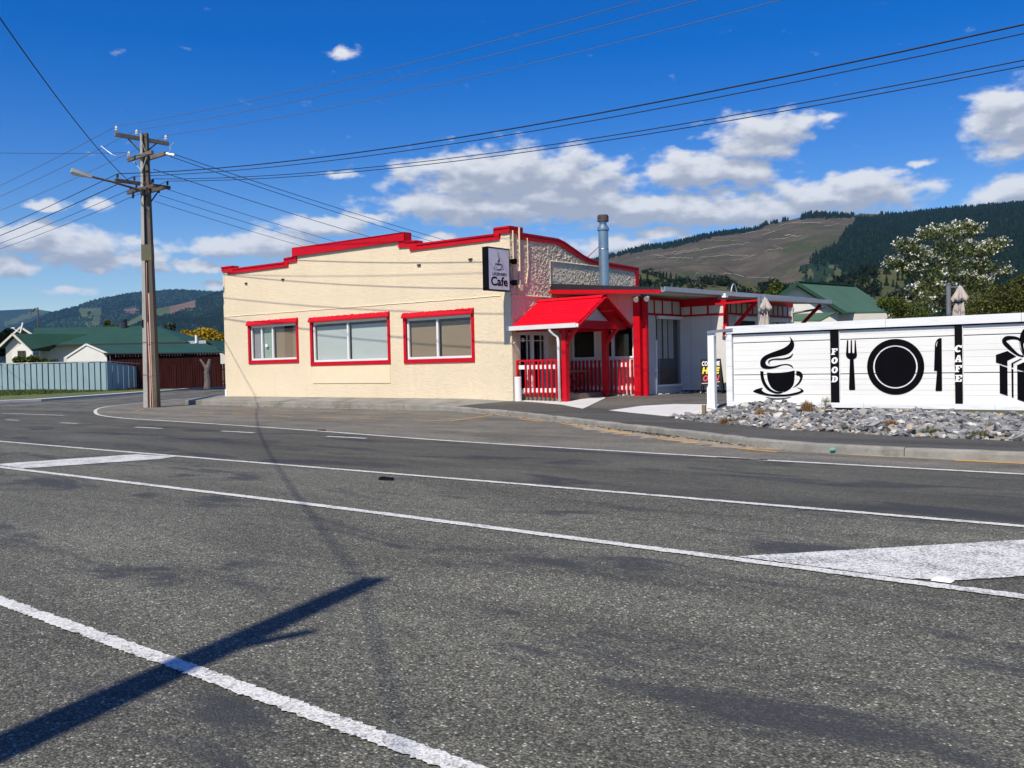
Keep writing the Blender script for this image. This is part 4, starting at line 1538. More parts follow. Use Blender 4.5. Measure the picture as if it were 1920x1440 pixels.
mb.plate([smooth_loop(cs((297, 330), (320, 324), (350, 326), (382, 338), (360, 352), (325, 350)), 5), smooth_loop(cs((303, 331), (325, 328), (350, 330), (374, 337), (360, 340), (330, 336)), 5)], TS, 0, .003)
mb.plate([smooth_loop(cs((310, 340), (340, 337), (368, 345), (355, 352), (328, 350)), 4)], TS, 0, .0035)
stroke(mb, smooth_loop(cs((383, 350), (395, 352), (396, 370), (380, 385)), 5, False), .012, TS, 0, .003)
stroke(mb, smooth_loop(cs((292, 375), (278, 388), (285, 405), (310, 418), (345, 424), (380, 415), (400, 412), (404, 400), (398, 385)), 5, False), .011, TS, 0, .003)
sm = smooth_loop(cs((330, 312), (342, 285), (348, 255), (338, 235), (332, 210), (336, 185), (340, 172)), 6, False)
stroke(mb, sm, list(np.linspace(.035, .004, len(sm))), TS, 0, .003)
sm = smooth_loop(cs((346, 312), (356, 285), (352, 262), (346, 245)), 6, False)
stroke(mb, sm, list(np.linspace(.02, .004, len(sm))), TS, 0, .003)
mb.build('coffee_cup_emblem', M['ink'], sign)
for z in (3.96, 4.62):
    MB().box(-18.93, -18.83, sy1, WY + .0, z - .05, z + .05).box(-18.95, -18.80, WY + .0, WY + .1, z - .08, z + .08).build('bracket', M['black'], sign)

# ------------------------------------------------------------------ porch
porch = thing('porch', (-17.7, 23.6, .4), 'red gabled entrance porch with corrugated iron roof and white gutter', 'porch')
XG = -16.42


def corrug(y0, z0, y1, z1, name):
    pitch, amp = .085, .018
    k = int((XG + 19.0) / pitch * 6)
    V, F = [], []
    d = Vector((0, y1 - y0, z1 - z0)).normalized()
    nrm = Vector((1, 0, 0)).cross(d)
    if nrm.z < 0:
        nrm = -nrm
    rows = [0, .50, .50, 1]
    for r_, f in enumerate(rows):
        lift = .014 if r_ < 2 else 0
        for i in range(k + 1):
            x = -18.97 + (XG + 18.97) * i / k
            o_ = nrm * (amp * math.sin(2 * PI * x / pitch) + lift)
            V.append((x + o_.x, y0 + (y1 - y0) * f + o_.y, z0 + (z1 - z0) * f + o_.z))
    n_ = k + 1
    for r_ in (0, 2):
        for i in range(k):
            F.append((r_ * n_ + i, r_ * n_ + i + 1, (r_ + 1) * n_ + i + 1, (r_ + 1) * n_ + i))
    return MB().add(V, F).build(name, M['red_roof'], porch, smooth=True)


corrug(23.6, 3.45, 22.17, 2.60, 'roof_sheet')
corrug(23.6, 3.45, 25.05, 2.60, 'roof_sheet')
mb = MB()
V = []
for i in range(9):
    a = PI * i / 8
    V += [(x, 23.6 - .16 * math.cos(a), 3.405 + .085 * math.sin(a)) for x in (-18.97, XG + .01)]
mb.add(V, [(2 * i, 2 * i + 1, 2 * i + 3, 2 * i + 2) for i in range(8)])
mb.build('ridge_cap', M['red_roof'], porch, smooth=True)
for y in (22.19, 25.03):
    MB().bar((XG - .01, 23.6 + (-.02 if y < 23 else .02), 3.40), (XG - .01, y, 2.52), .04, .17, ref=(1, 0, 0)).build('barge_board', M['red'], porch)
for y0, y1 in ((22.6, 23.55), (24.6, 23.65)):
    MB().bar((-17.1, y0, 2.72), (-17.1, y1, 3.32), .05, .14, ref=(1, 0, 0)).build('rafter', M['white'], porch)
MB().plate([[(22.75, 2.72), (24.45, 2.72), (23.6, 3.27)]], ToX(-17.0), 0, .03).build('gable_infill', M['white'], porch)
MB().box(-16.66, -16.5, 22.3, 24.9, 2.46, 2.69).build('tie_beam', M['red'], porch)
MB().bar((XG - .02, 23.6, 3.1), (XG - .02, 23.6, 3.28), .05, .05).build('finial', M['red'], porch)
mb = MB()
V = []
prof = [(22.19, 2.585), (22.19, 2.47), (22.06, 2.46), (22.03, 2.60), (22.05, 2.60), (22.075, 2.48), (22.17, 2.49)]
prof = [(22.20, 2.58), (22.20, 2.465), (22.07, 2.465), (22.05, 2.595), (22.075, 2.595), (22.09, 2.49), (22.18, 2.49), (22.18, 2.58)]
mb.plate([[(y, z) for y, z in prof]], lambda u, v, t: (t, u, v), -19.12, -16.40)
mb.build('gutter', M['white'], porch, fix=True)
MB().tube([(-17.42, 22.12, 2.52), (-17.42, 22.13, 2.40), (-17.36, 22.22, 2.30), (-17.27, 22.30, 2.22), (-17.25, 22.31, 2.05), (-17.25, 22.32, .27)], .045).build('downpipe', M['white'], porch, smooth=True)
for y in (22.45, 24.55):
    MB().box(-17.18, -17.02, y - .085, y + .085, .24, 2.70).build('post', M['red'], porch)
    MB().bar((-17.05, y, 2.02), (-16.57, y, 2.55), .10, .10).build('brace', M['red'], porch)
MB().box(-18.98, -16.55, 22.38, 22.52, 2.42, 2.56).build('beam', M['red'], porch)
MB().box(-18.98, -16.55, 24.62, 24.76, 2.42, 2.56).build('beam', M['red'], porch)
MB().box(-18.98, -17.2, 22.55, 24.75, .25, .47).build('deck', M['deck'], porch)
MB().plate([[(22.25, 2.58), (24.95, 2.58), (23.6, 3.38)]], ToX(-18.97), 0, .02).build('wall_flashing', M['cream_flat'], porch)

# railings
rl = thing('porch_railing', (-18.1, 22.4, .4), 'red and white slatted railing beside the wall corner, in full sun', 'railing', 'slatted porch railings')
MB().box(-18.96, -17.2, 22.40, 22.50, 1.49, 1.545).build('top_rail', M['red'], rl)
MB().box(-18.94, -17.2, 22.43, 22.48, 1.25, 1.38).build('white_rail', M['white'], rl)
MB().box(-18.78, -17.2, 22.43, 22.48, .53, .66).build('white_rail', M['white'], rl)
MB().box(-19.0, -18.93, 22.37, 22.44, .98, 1.54).build('end_post', M['red'], rl)
for i in range(9):
    x = -18.62 + i * .172
    MB().box(x - .026, x + .026, 22.372, 22.428, .43 - .012 * i, 1.488).build('baluster', M['red'], rl)
rl2 = thing('porch_railing', (-17.5, 24.85, .4), 'red and white slatted railing at the back of the porch, half in shade', 'railing', 'slatted porch railings')
MB().box(-18.9, -16.18, 24.86, 24.92, 1.26, 1.40).build('white_rail', M['white'], rl2)
MB().box(-18.9, -16.18, 24.86, 24.92, .53, .66).build('white_rail', M['white'], rl2)
for i in range(17):
    x = -18.8 + i * .158
    MB().box(x - .028, x + .028, 24.79, 24.855, .42, 1.49).build('baluster', M['red'], rl2)
    if i < 16:
        x += .079
        MB().box(x - .022, x + .022, 24.925, 24.97, .42, 1.49).build('picket', M['white'], rl2)
# outdoor table glimpsed behind the posts
tb = thing('cafe_table', (-18.1, 24.1, .47), 'small reddish brown table in the shade of the porch', 'table')
MB().box(-18.6, -17.75, 23.75, 24.45, 1.13, 1.17).build('table_top', M['wood'], tb)
for y in (23.85, 24.35):
    MB().bar((-18.5, y, .47), (-17.85, y, 1.13), .04, .04).bar((-17.85, y, .47), (-18.5, y, 1.13), .04, .04).build('leg', M['red_dark'], tb)
# white pipe post at the foot of the corner
pb = MB()
pb.lathe([(.11, .26), (.11, 1.0), (.10, 1.02)], (-18.80, 22.22), 16)
tag(pb.build('bollard', M['white'], smooth=False), 'short round white bollard at the wall corner below the railing', 'bollard')

# ================================================================== ANNEXE
ann = thing('cafe_annexe', (-16.5, 28, .3), 'low white annexe with red battens and flat dark roof', 'annexe')
AY, AX, AY2, AX2, AY3 = 25.3, -16.2, 27.75, -14.5, 32.9
b_ = [(-18.98, 24.20, 3.74), (-14.80, 24.20, 3.50), (-14.80, 35.5, 3.56), (-18.98, 35.5, 3.80)]
t_ = [(-18.98, 24.20, 4.04), (-14.80, 24.20, 3.63), (-14.80, 35.5, 3.69), (-18.98, 35.5, 4.10)]
MB().hexa(b_, t_).build('roof', M['roofblack'], ann)
MB().hexa([(-18.97, 24.155, 3.70), (-14.78, 24.155, 3.455), (-14.78, 24.195, 3.455), (-18.97, 24.195, 3.70)], [(-18.97, 24.155, 3.83), (-14.78, 24.155, 3.55), (-14.78, 24.195, 3.55), (-18.97, 24.195, 3.83)]).build('fascia', M['red'], ann)
MB().hexa([(-18.9, 24.23, 3.70), (-14.82, 24.23, 3.47), (-14.82, 35.4, 3.53), (-18.9, 35.4, 3.76)], [(-18.9, 24.23, 3.735), (-14.82, 24.23, 3.495), (-14.82, 35.4, 3.555), (-18.9, 35.4, 3.795)]).build('soffit', M['offwhite'], ann)
V = []
gp = [(x - .18, z) for x, z in ((-14.60, .03), (-14.60, -.09), (-14.565, -.115), (-14.50, -.115), (-14.465, -.09), (-14.465, .04), (-14.48, .04), (-14.48, -.085), (-14.585, -.085), (-14.585, .03))]
mb = MB()
m_ = len(gp)
V = [(x, 24.18, 3.603 + z) for x, z in gp] + [(x, 35.5, 3.70 + z) for x, z in gp]
mb.add(V, [(i, (i + 1) % m_, (i + 1) % m_ + m_, i + m_) for i in range(m_)] + [tuple(range(m_))])
mb.build('gutter', M['gutter'], ann, fix=True)
# front wall with windows, behind the porch
mb = MB()
for x0, x1, z0, z1 in ((-18.98, AX, .3, 1.56), (-18.98, AX, 2.62, 3.62), (-18.98, -18.95, 1.56, 2.62), (-18.0, -17.73, 1.56, 2.62), (-16.5, AX, 1.56, 2.62)):
    mb.box(x0, x1, AY, AY + .12, z0, z1)
fw_ = mb.build('wall', M['pinkwall'], ann)
for x in (-18.35, -17.75, -17.12, -16.6):
    MB().box(x - .02, x + .02, AY - .018, AY, 2.63, 3.6).build('batten', M['pinkwall'], ann)
for x0, x1 in ((-18.95, -18.0), (-17.73, -17.31), (-17.31, -16.5)):
    wn = MB().box(x0, x0 + .05, AY - .02, AY + .08, 1.58, 2.64).box(x1 - .05, x1, AY - .02, AY + .08, 1.58, 2.64).box(x0, x1, AY - .025, AY + .08, 1.54, 1.60).box(x0, x1, AY - .02, AY + .08, 2.59, 2.64).build('window', M['white'], ann)
    MB().box(x0 + .05, x1 - .05, AY + .03, AY + .036, 1.6, 2.6).build('pane', M['glassdark'], wn)
    MB().box(x0 - .1, x1 + .1, AY + .5, AY + .52, 1.4, 2.8).build('backing', M['dark'], wn)
# wall facing right, with the clear drop-down blind
mb = MB().box(AX - .12, AX, AY + .12, 26.12, .3, 3.45).box(AX - .12, AX, 26.12, AY2, 2.93, 3.45).box(AX - .12, AX, 27.70, AY2, .3, 2.93).box(AX - .12, AX, 26.12, 27.70, .3, .58)
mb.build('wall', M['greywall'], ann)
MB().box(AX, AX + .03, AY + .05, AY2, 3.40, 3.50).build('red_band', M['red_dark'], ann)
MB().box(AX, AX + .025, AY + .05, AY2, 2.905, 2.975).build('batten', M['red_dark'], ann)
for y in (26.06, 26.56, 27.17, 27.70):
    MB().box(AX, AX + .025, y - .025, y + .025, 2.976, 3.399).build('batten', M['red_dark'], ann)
mb = MB()
for y0, y1, x in ((26.14, 26.42, 0), (26.50, 26.78, -.01), (26.84, 27.10, .01), (27.18, 27.5, 0)):
    q = 10
    V = [(AX - .16 + x + .012 * math.sin(i * 2.2), y0 + (y1 - y0) * i / q, z) for z in (1.5, 2.93) for i in range(q + 1)]
    mb.add(V, [(i, i + 1, q + 2 + i, q + 1 + i) for i in range(q)])
mb.build('curtain_strip', M['whitep'], ann)
MB().box(AX - .30, AX - .28, 25.8, 29.3, 1.2, 2.95).build('inner_panel', M['greypipe'], ann)
MB().box(AX - .30, AX - .28, 25.8, 29.3, .58, 1.2).build('inner_panel', M['wood'], ann)
MB().box(AX - .02, AX - .012, 26.15, 27.68, .66, 2.9).build('clear_blind', M['pvc'], ann)
MB().box(AX, AX + .09, 26.19, 27.74, 2.80, 2.90).build('blind_box', M['white'], ann)
MB().box(AX, AX + .05, 26.16, 27.70, .58, .645).build('blind_bar', M['white'], ann)
MB().box(AX, AX + .05, 26.06, 26.14, .3, 2.1).build('post', M['white'], ann)
MB().box(AX, AX + .06, AY - .02, 26.06, 1.04, 1.10).build('sill', M['greywall'], ann)
mb = MB()
for i in range(36):
    mb.tube([(AX + .08, 26.18 + .012 * math.sin(i), .66 + i * .037), (AX + .08, 26.19, .66 + i * .037 + .022)], .010, 5)
tag(mb.build('chain', M['galv'], ann), kind='stuff')
# second wall facing the road
mb = MB()
for x0, x1 in ((AX, -15.83), (-15.82, -15.08), (-15.07, AX2)):
    mb.box(x0, x1, AY2, AY2 + .12, .42, 3.5)
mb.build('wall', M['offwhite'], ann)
MB().box(AX + .03, AX2, AY2 - .03, AY2, 3.22, 3.48).build('red_band', M['red'], ann)
MB().box(AX + .03, AX2 - .07, AY2 - .025, AY2, 2.89, 2.955).build('batten', M['red'], ann)
for x in (-15.80, -15.17):
    MB().box(x - .03, x + .03, AY2 - .025, AY2, 2.956, 3.219).build('batten', M['red'], ann)
MB().box(AX2 - .10, AX2 + .02, AY2 - .04, AY2 + .10, 2.3, 3.46).build('corner_post', M['red'], ann)
MB().box(AX + .05, AX2, AY2 + .1, AY2 + .2, .25, .44).build('gap_shade', M['dark'], ann)  # near-black strip standing in for the shade in the gap below the wall
MB().box(-14.60, -14.51, AY2 - .1, AY2 - .01, 2.18, 2.52).build('hydrant_sign', M['redp'], ann)
# long side wall behind the fence
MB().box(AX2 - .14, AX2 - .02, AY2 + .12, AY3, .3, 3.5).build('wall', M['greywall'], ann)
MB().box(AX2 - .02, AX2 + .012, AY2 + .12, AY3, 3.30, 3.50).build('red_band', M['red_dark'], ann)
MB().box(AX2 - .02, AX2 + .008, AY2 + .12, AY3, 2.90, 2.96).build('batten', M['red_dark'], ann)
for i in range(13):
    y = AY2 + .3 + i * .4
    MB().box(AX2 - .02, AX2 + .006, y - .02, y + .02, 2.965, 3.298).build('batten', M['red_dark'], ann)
MB().box(AX2 - .02, AX2 + .03, AY3 - .10, AY3 + .02, .3, 3.29).build('corner_board', M['greywall'], ann)
for y0, y1 in ((28.4, 29.9), (31.0, 32.4)):
    wn = MB().box(AX2 - .015, AX2 + .04, y0, y0 + .08, 1.5, 2.86).box(AX2 - .015, AX2 + .04, y1 - .08, y1, 1.5, 2.86).box(AX2 - .015, AX2 + .05, y0 + .08, y1 - .08, 2.72, 2.86).box(AX2 - .015, AX2 + .04, y0 + .08, y1 - .08, 1.5, 1.56).build('window', M['white'], ann)
    MB().box(AX2 - .018, AX2 - .012, y0 + .08, y1 - .08, 1.56, 2.72).build('pane', M['dark'], wn)
MB().box(AX2 - .01, AX2 - .002, 31.25, 31.5, 1.6, 2.7).box(AX2 - .01, AX2 - .002, 31.7, 31.95, 1.6, 2.7).build('curtain', M['offwhite'], ann)
# lean-to roof over that side, its gutter and struts
MB().hexa([(-14.47, 27.1, 3.36), (-12.95, 27.1, 3.28), (-12.95, 32.2, 3.36), (-14.47, 32.2, 3.44)], [(-14.47, 27.1, 3.42), (-12.95, 27.1, 3.34), (-12.95, 32.2, 3.42), (-14.47, 32.2, 3.50)]).build('lean_to_roof', M['roofblack'], ann)
mb = MB()
V = [(x + 1.85, 27.0, 3.32 + z) for x, z in gp] + [(x + 1.85, 32.3, 3.40 + z) for x, z in gp]
mb.add(V, [(i, (i + 1) % m_, (i + 1) % m_ + m_, i + m_) for i in range(m_)] + [tuple(range(m_)), tuple(range(2 * m_ - 1, m_ - 1, -1))])
mb.build('gutter', M['gutter'], ann, fix=True)
MB().tube([(-12.88, 32.0, 3.30), (-12.88, 32.0, 3.18), (-13.0, 32.0, 3.15), (-14.5, 32.85, 3.08)], .04).build('downpipe', M['gutter'], ann)
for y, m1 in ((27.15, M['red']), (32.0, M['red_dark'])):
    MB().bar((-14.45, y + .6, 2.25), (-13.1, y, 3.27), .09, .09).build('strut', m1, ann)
MB().bar((-14.45, 26.9, 3.20), (-13.05, 27.15, 3.25), .06, .06).build('tie_bar', M['red'], ann)
# red posts at the front corner
MB().box(-16.13, -15.89, 24.70, 24.92, .26, 3.46).build('post', M['red'], ann)
MB().box(-15.85, -15.71, 24.80, 24.93, .26, 3.44).build('post', M['red'], ann)
# floodlights under the eave
fl = MB().tube([(-15.5, 24.25, 3.46), (-15.5, 24.2, 3.36)], .03).bar((-15.62, 24.2, 3.36), (-15.34, 24.2, 3.37), .05, .04)
fo = fl.build('floodlight', M['black'], ann)
for x in (-15.66, -15.28):
    mb = MB()
    mb.tube([(x, 24.26, 3.36), (x + .01, 24.14, 3.30)], [.05, .085], 12)
    mb.build('lamp_head', M['lampgrey'], fo)
MB().box(-14.42, -14.28, 27.3, 27.45, 3.36, 3.48).box(-14.38, -14.32, 27.34, 27.40, 3.48, 3.56).build('wall_lamp', M['whitep'], ann)
# flue
fx, fy = -18.1, 26.0
ch = MB()
ch.lathe([(.17, 3.6), (.17, 5.2), (.176, 5.22), (.17, 5.24), (.17, 5.83), (.20, 5.86), (.20, 5.93), (.125, 6.04), (.125, 6.16)], (fx, fy), 24)
cho = ch.build('chimney', M['steel'], ann, smooth=False)
MB().lathe([(.125, 6.14), (.19, 6.15), (.19, 6.33), (.17, 6.34), (.17, 6.37)], (fx, fy), 24).build('cowl', M['rust'], cho)
MB().tube([(fx, fy, 5.45), (XR + .05, fy + .2, 5.02)], .012).build('stay', M['red_dark'], cho)
pts = [(-15.2, 29.4 + .5 * t, 3.62 + .42 * math.sin(PI * t) ** .7) for t in np.linspace(0, 1, 9)]
MB().tube(pts, .02, 6).build('vent_pipe', M['gutter'], ann)

# ================================================================== PAINTED FENCE
FY = 19.6
fence = thing('painted_fence', (-6, FY, .3), 'white board fence painted with black cup, plate, cutlery and gift box', 'fence')
fz0, fz1 = .34, 2.14
FXR = 1.6
TF = lambda u, v, t: (u, FY - t, v)
jt = [-10.24, -6.63, -4.13, -1.2, FXR]
for a, b in zip(jt, jt[1:]):
    MB().box(a + .004, b - .004, FY - .075, FY + .06, 2.01, 2.175).build('top_beam', M['ply'], fence)
MB().box(-10.24, FXR, FY - .03, FY + .03, 1.985, 2.008).build('shadow_strip', M['ink'], fence)  # black strip standing in for the shadow line under the top beam
for a, b in zip([-10.24, -7.1, -4.6, -1.5], [-7.1, -4.6, -1.5, FXR]):
    MB().box(a + .003, b - .003, FY - .06, FY + .05, .345, .45).build('bottom_beam', M['ply'], fence)
MB().box(-10.24, -10.10, FY - .058, FY + .05, .452, 2.008).build('end_post', M['ply'], fence)
bays = [(-10.08, -7.81), (-7.60, -5.325), (-5.16, -2.9), (-2.7, -.45), (-.25, FXR)]
zs = [.452, .62, .72, .83, .95, 1.07, 1.20, 1.37, 1.50, 1.61, 1.80, 1.90, 1.983]
big = {1.07: .022, 1.80: .022}
for (a, b) in bays:
    for z0, z1 in zip(zs, zs[1:]):
        y = FY - .008 + rnd.gauss(0, .0015)
        g1 = big.get(z1, .0012)
        top = z1 - g1
        # board with a small chamfer along its upper edge
        V = [(a, y, z0), (b, y, z0), (b, y, top - .006), (a, y, top - .006), (a, y + .008, top), (b, y + .008, top), (a, y + .03, z0), (b, y + .03, z0), (b, y + .03, top), (a, y + .03, top)]
        MB().add(V, [(0, 1, 2, 3), (3, 2, 5, 4), (4, 5, 8, 9), (6, 9, 8, 7), (0, 6, 7, 1), (0, 3, 4, 9, 6), (1, 7, 8, 5, 2)]).build('board', M['lapboard'], fence)
    MB().box(a - .01, b + .01, FY + .028, FY + .04, .45, 2.0).build('backing_sheet', M['curtain'], fence)
for a, b in zip([q[1] for q in bays[:-1]], [q[0] for q in bays[1:]]):
    MB().box(a + .012, b - .02, FY - .05, FY + .04, .42, 1.984).build('post', M['black'], fence)
    MB().box(b - .016, b - .002, FY - .03, FY + .02, .452, 1.984).build('post_trim', M['ply'], fence)

DT0, DT1 = .012, .0165     # vinyl stands a few mm proud of the boards
c8 = lambda q: onfence([(1340 + x * .15625, 600 + y * .15625) for x, y in q])
c9 = lambda q: onfence([(1600 + x * .125, 600 + y * .125) for x, y in q])
c5 = lambda q: onfence([(1800 + x * .15287, 580 + y * .15278) for x, y in q])


def onfence(q):
    """(x, z) on the fence face of traced outline points"""
    out = []
    for a, b in q:
        d = ray(a, b)
        t = (FY - .014) / d.y
        out.append((d.x * t, CAMZ + d.z * t))
    return out


mb = MB()
mb.plate([smooth_loop(c8([(900, 200), (912, 235), (905, 270), (875, 305), (820, 340), (740, 370), (660, 400), (600, 430), (562, 465), (547, 505), (550, 545), (570, 572), (610, 585), (670, 585), (740, 570), (800, 548), (850, 540), (890, 545), (920, 560), (942, 580), (930, 550), (900, 533), (850, 527),
          (790, 535), (720, 552), (665, 555), (630, 545), (612, 525), (612, 500), (630, 475), (670, 455), (740, 440), (820, 425), (880, 405), (925, 370), (950, 325), (953, 280), (935, 240)]), 4)], TF, DT0, DT1)
mb.plate([smooth_loop(c8([(938, 400), (935, 425), (910, 455), (860, 472), (790, 478), (720, 478), (675, 488), (658, 505), (655, 520), (665, 535), (648, 522), (642, 502), (655, 482), (690, 468), (750, 460), (820, 458), (880, 445), (915, 425)]), 4)], TF, DT0, DT1)
mb.plate([c8([(628, 630), (700, 635), (790, 632), (880, 622), (960, 605)]) + smooth_loop(c8([(960, 605), (958, 700), (945, 770), (915, 815), (870, 850), (826, 868)]), 4, False)[1:] + smooth_loop(c8([(825, 855), (770, 858), (720, 840), (675, 800), (645, 740), (632, 690), (628, 632)]), 4, False)[:-1]], TF, DT0, DT1)
mb.plate([smooth_loop(c8([(585, 617), (588, 670), (605, 735), (640, 795), (695, 843), (760, 862), (822, 858)]), 4, False) + smooth_loop(c8([(822, 867), (780, 884), (720, 880), (650, 850), (600, 800), (565, 735), (550, 670), (547, 612)]), 4, False)], TF, DT0, DT1)
mb.plate([smooth_loop(c8([(980, 615), (1020, 617), (1048, 640), (1058, 675), (1045, 720), (1015, 765), (975, 795), (940, 812), (970, 785), (1005, 745), (1022, 710), (1022, 685), (1005, 668), (985, 668)]), 4)], TF, DT0, DT1)
mb.plate([smooth_loop(c8([(462, 855), (500, 830), (575, 812), (565, 830), (568, 845), (600, 870), (660, 888), (760, 895), (880, 888), (970, 870), (1020, 855), (1035, 840), (1020, 825), (985, 808), (1040, 825), (1068, 850), (1050, 870), (980, 895), (880, 912), (760, 918), (640, 908), (550, 890), (490, 872)]), 4)], TF, DT0, DT1)
mb.plate([smooth_loop(c8([(610, 922), (690, 935), (760, 938), (840, 934), (920, 920), (870, 938), (800, 950), (740, 952), (670, 942)]), 4)], TF, DT0, DT1)
mb.build('coffee_cup_decal', M['ink'], fence)
fork = [(1588, 242), (1603, 242), (1605, 390), (1617, 402), (1629, 390), (1633, 242), (1647, 242), (1652, 390), (1664, 402), (1676, 390), (1680, 242), (1692, 242), (1708, 420), (1702, 448), (1668, 472), (1687, 825), (1680, 840), (1618, 840), (1612, 825), (1622, 472), (1588, 450), (1575, 420)]
MB().plate([c8(fork)], TF, DT0, DT1).build('fork_decal', M['ink'], fence)
circ = lambda r, n=72: [(-6.465 + r * math.cos(2 * PI * i / n), 1.195 + r * math.sin(2 * PI * i / n)) for i in range(n)]
MB().plate([circ(.57), circ(.443)], TF, DT0, DT1).plate([circ(.413)], TF, DT0, DT1).build('plate_decal', M['ink'], fence)
knife = [(1300, 270), (1322, 272), (1325, 285), (1332, 1050), (1325, 1065), (1240, 1065), (1232, 1050), (1255, 765), (1210, 760), (1222, 400), (1228, 350), (1245, 310), (1270, 282)]
slit = [(1278, 303), (1262, 332), (1253, 375), (1249, 410), (1240, 375), (1252, 328)]
MB().plate([c9(knife), c9(slit)], TF, DT0, DT1).build('knife_decal', M['ink'], fence)
mb = MB()
for q in ([(440, 558), (582, 510), (688, 578), (582, 628), (582, 695), (440, 650)], [(485, 682), (582, 715), (585, 1060), (488, 1028)], [(630, 660), (740, 605), (765, 605), (655, 665), (655, 715), (630, 708)], [(630, 728), (655, 738), (658, 1085), (635, 1075)],
          [(700, 685), (790, 645), (880, 600), (1010, 570), (1120, 560), (1120, 650), (860, 775), (700, 735)], [(702, 755), (860, 795), (1080, 690), (1080, 1010), (860, 1160), (705, 1105)]):
    mb.plate([c5(q)], TF, DT0, DT1)
mb.plate([smooth_loop(c5([(515, 388), (530, 352), (570, 328), (625, 326), (690, 335), (745, 362), (730, 400), (740, 470), (785, 578), (720, 572), (660, 540), (600, 495), (540, 440)]), 4), smooth_loop(c5([(567, 390), (610, 372), (670, 368), (722, 382), (728, 430), (745, 500), (770, 560), (720, 545), (660, 490), (600, 425)]), 4)], TF, DT0, DT1)
mb.plate([smooth_loop(c5([(735, 365), (745, 300), (785, 240), (840, 250), (880, 310), (870, 400), (830, 500), (790, 560), (750, 470)]), 4), smooth_loop(c5([(778, 430), (800, 390), (835, 330), (850, 360), (830, 430), (795, 500)]), 4)], TF, DT0, DT1)
mb.build('gift_box_decal', M['ink'], fence)
# slab letters down the black posts
EL = lambda cx, cy, rx, ry, n=18, a0=0, a1=2 * PI: [(cx + rx * math.cos(a0 + (a1 - a0) * i / n), cy + ry * math.sin(a0 + (a1 - a0) * i / n)) for i in range(n + (0 if abs(a1 - a0 - 2 * PI) < 1e-6 else 1))]
GL = dict(
    F=[[(0, 0), (.62, 0), (.62, .16), (.48, .16), (.48, .4), (.66, .4), (.66, .6), (.48, .6), (.48, .82), (.72, .82), (.72, .62), (.95, .62), (.95, 1), (0, 1), (0, .84), (.14, .84), (.14, .16), (0, .16)]],
    E=[[(0, 0), (.95, 0), (.95, .38), (.74, .38), (.74, .18), (.48, .18), (.48, .4), (.66, .4), (.66, .6), (.48, .6), (.48, .82), (.72, .82), (.72, .62), (.93, .62), (.93, 1), (0, 1), (0, .84), (.14, .84), (.14, .16), (0, .16)]],
    O=[EL(.5, .5, .5, .52), EL(.5, .5, .14, .30)],
    D=[[(0, 0)] + EL(.45, .5, .52, .5, 12, -PI / 2, PI / 2) + [(0, 1), (0, .84), (.12, .84), (.12, .16), (0, .16)], [(.42, .18)] + EL(.45, .5, .17, .32, 8, -PI / 2, PI / 2) + [(.42, .82)]],
    C=[EL(.5, .5, .5, .52, 20, R(50), R(318)) + EL(.52, .5, .16, .30, 14, R(318), R(50)) + [(.78, .62), (.95, .62), (.95, 1.0), (.84, 1.0)]],
    A=[[(0, 0), (.42, 0), (.42, .15), (.34, .15), (.38, .28), (.6, .28), (.63, .15), (.55, .15), (.55, 0), (1, 0), (1, .15), (.92, .15), (.68, 1), (.34, 1), (.08, .15), (0, .15)], [(.42, .43), (.57, .43), (.5, .74)]])
for word, xc, z1s in (('FOOD', -7.705, (1.605, 1.415, 1.215, 1.02)), ('CAFE', -5.245, (1.60, 1.405, 1.21, 1.02))):
    for ch_, z1 in zip(word, z1s):
        sh_ = [[(xc - .068 + (u + .14 * (v - .5)) * .136, z1 - .135 + v * .135) for u, v in l] for l in GL[ch_]]
        MB().plate(sh_, TF, .0505, .054).build('letter', M['whitep'], fence)

gp_ = thing('gate_post', (-10.62, FY, .3), 'white gate post joined to the painted fence by a flat metal bar', 'post')
MB().box(-10.71, -10.55, FY - .06, FY + .06, .18, 2.05).build('post', M['white'], gp_)
MB().box(-10.73, -10.64, FY - .09, FY - .062, .30, .78).build('cover_strip', M['white'], gp_)
MB().bar((-10.70, FY - .09, 2.06), (-10.05, FY - .09, 2.10), .012, .065).build('bar', M['galv'], gp_)
mb = MB()
for x in (-10.50, -10.22):
    pts = [(x + .02 * math.sin(a), FY - .09, 1.99 + .022 * math.cos(a)) for a in np.linspace(0, 1.7 * PI, 9)]
    mb.tube([(x, FY - .09, 2.05)] + pts, .006, 5)
mb.build('hook', M['galv'], gp_)
st_ = MB().box(-10.10, -10.02, 18.12, 18.18, .14, .44).build('stake', M['wood'])
tag(st_, 'short brown timber stake standing at the edge of the rock bed', 'stake')

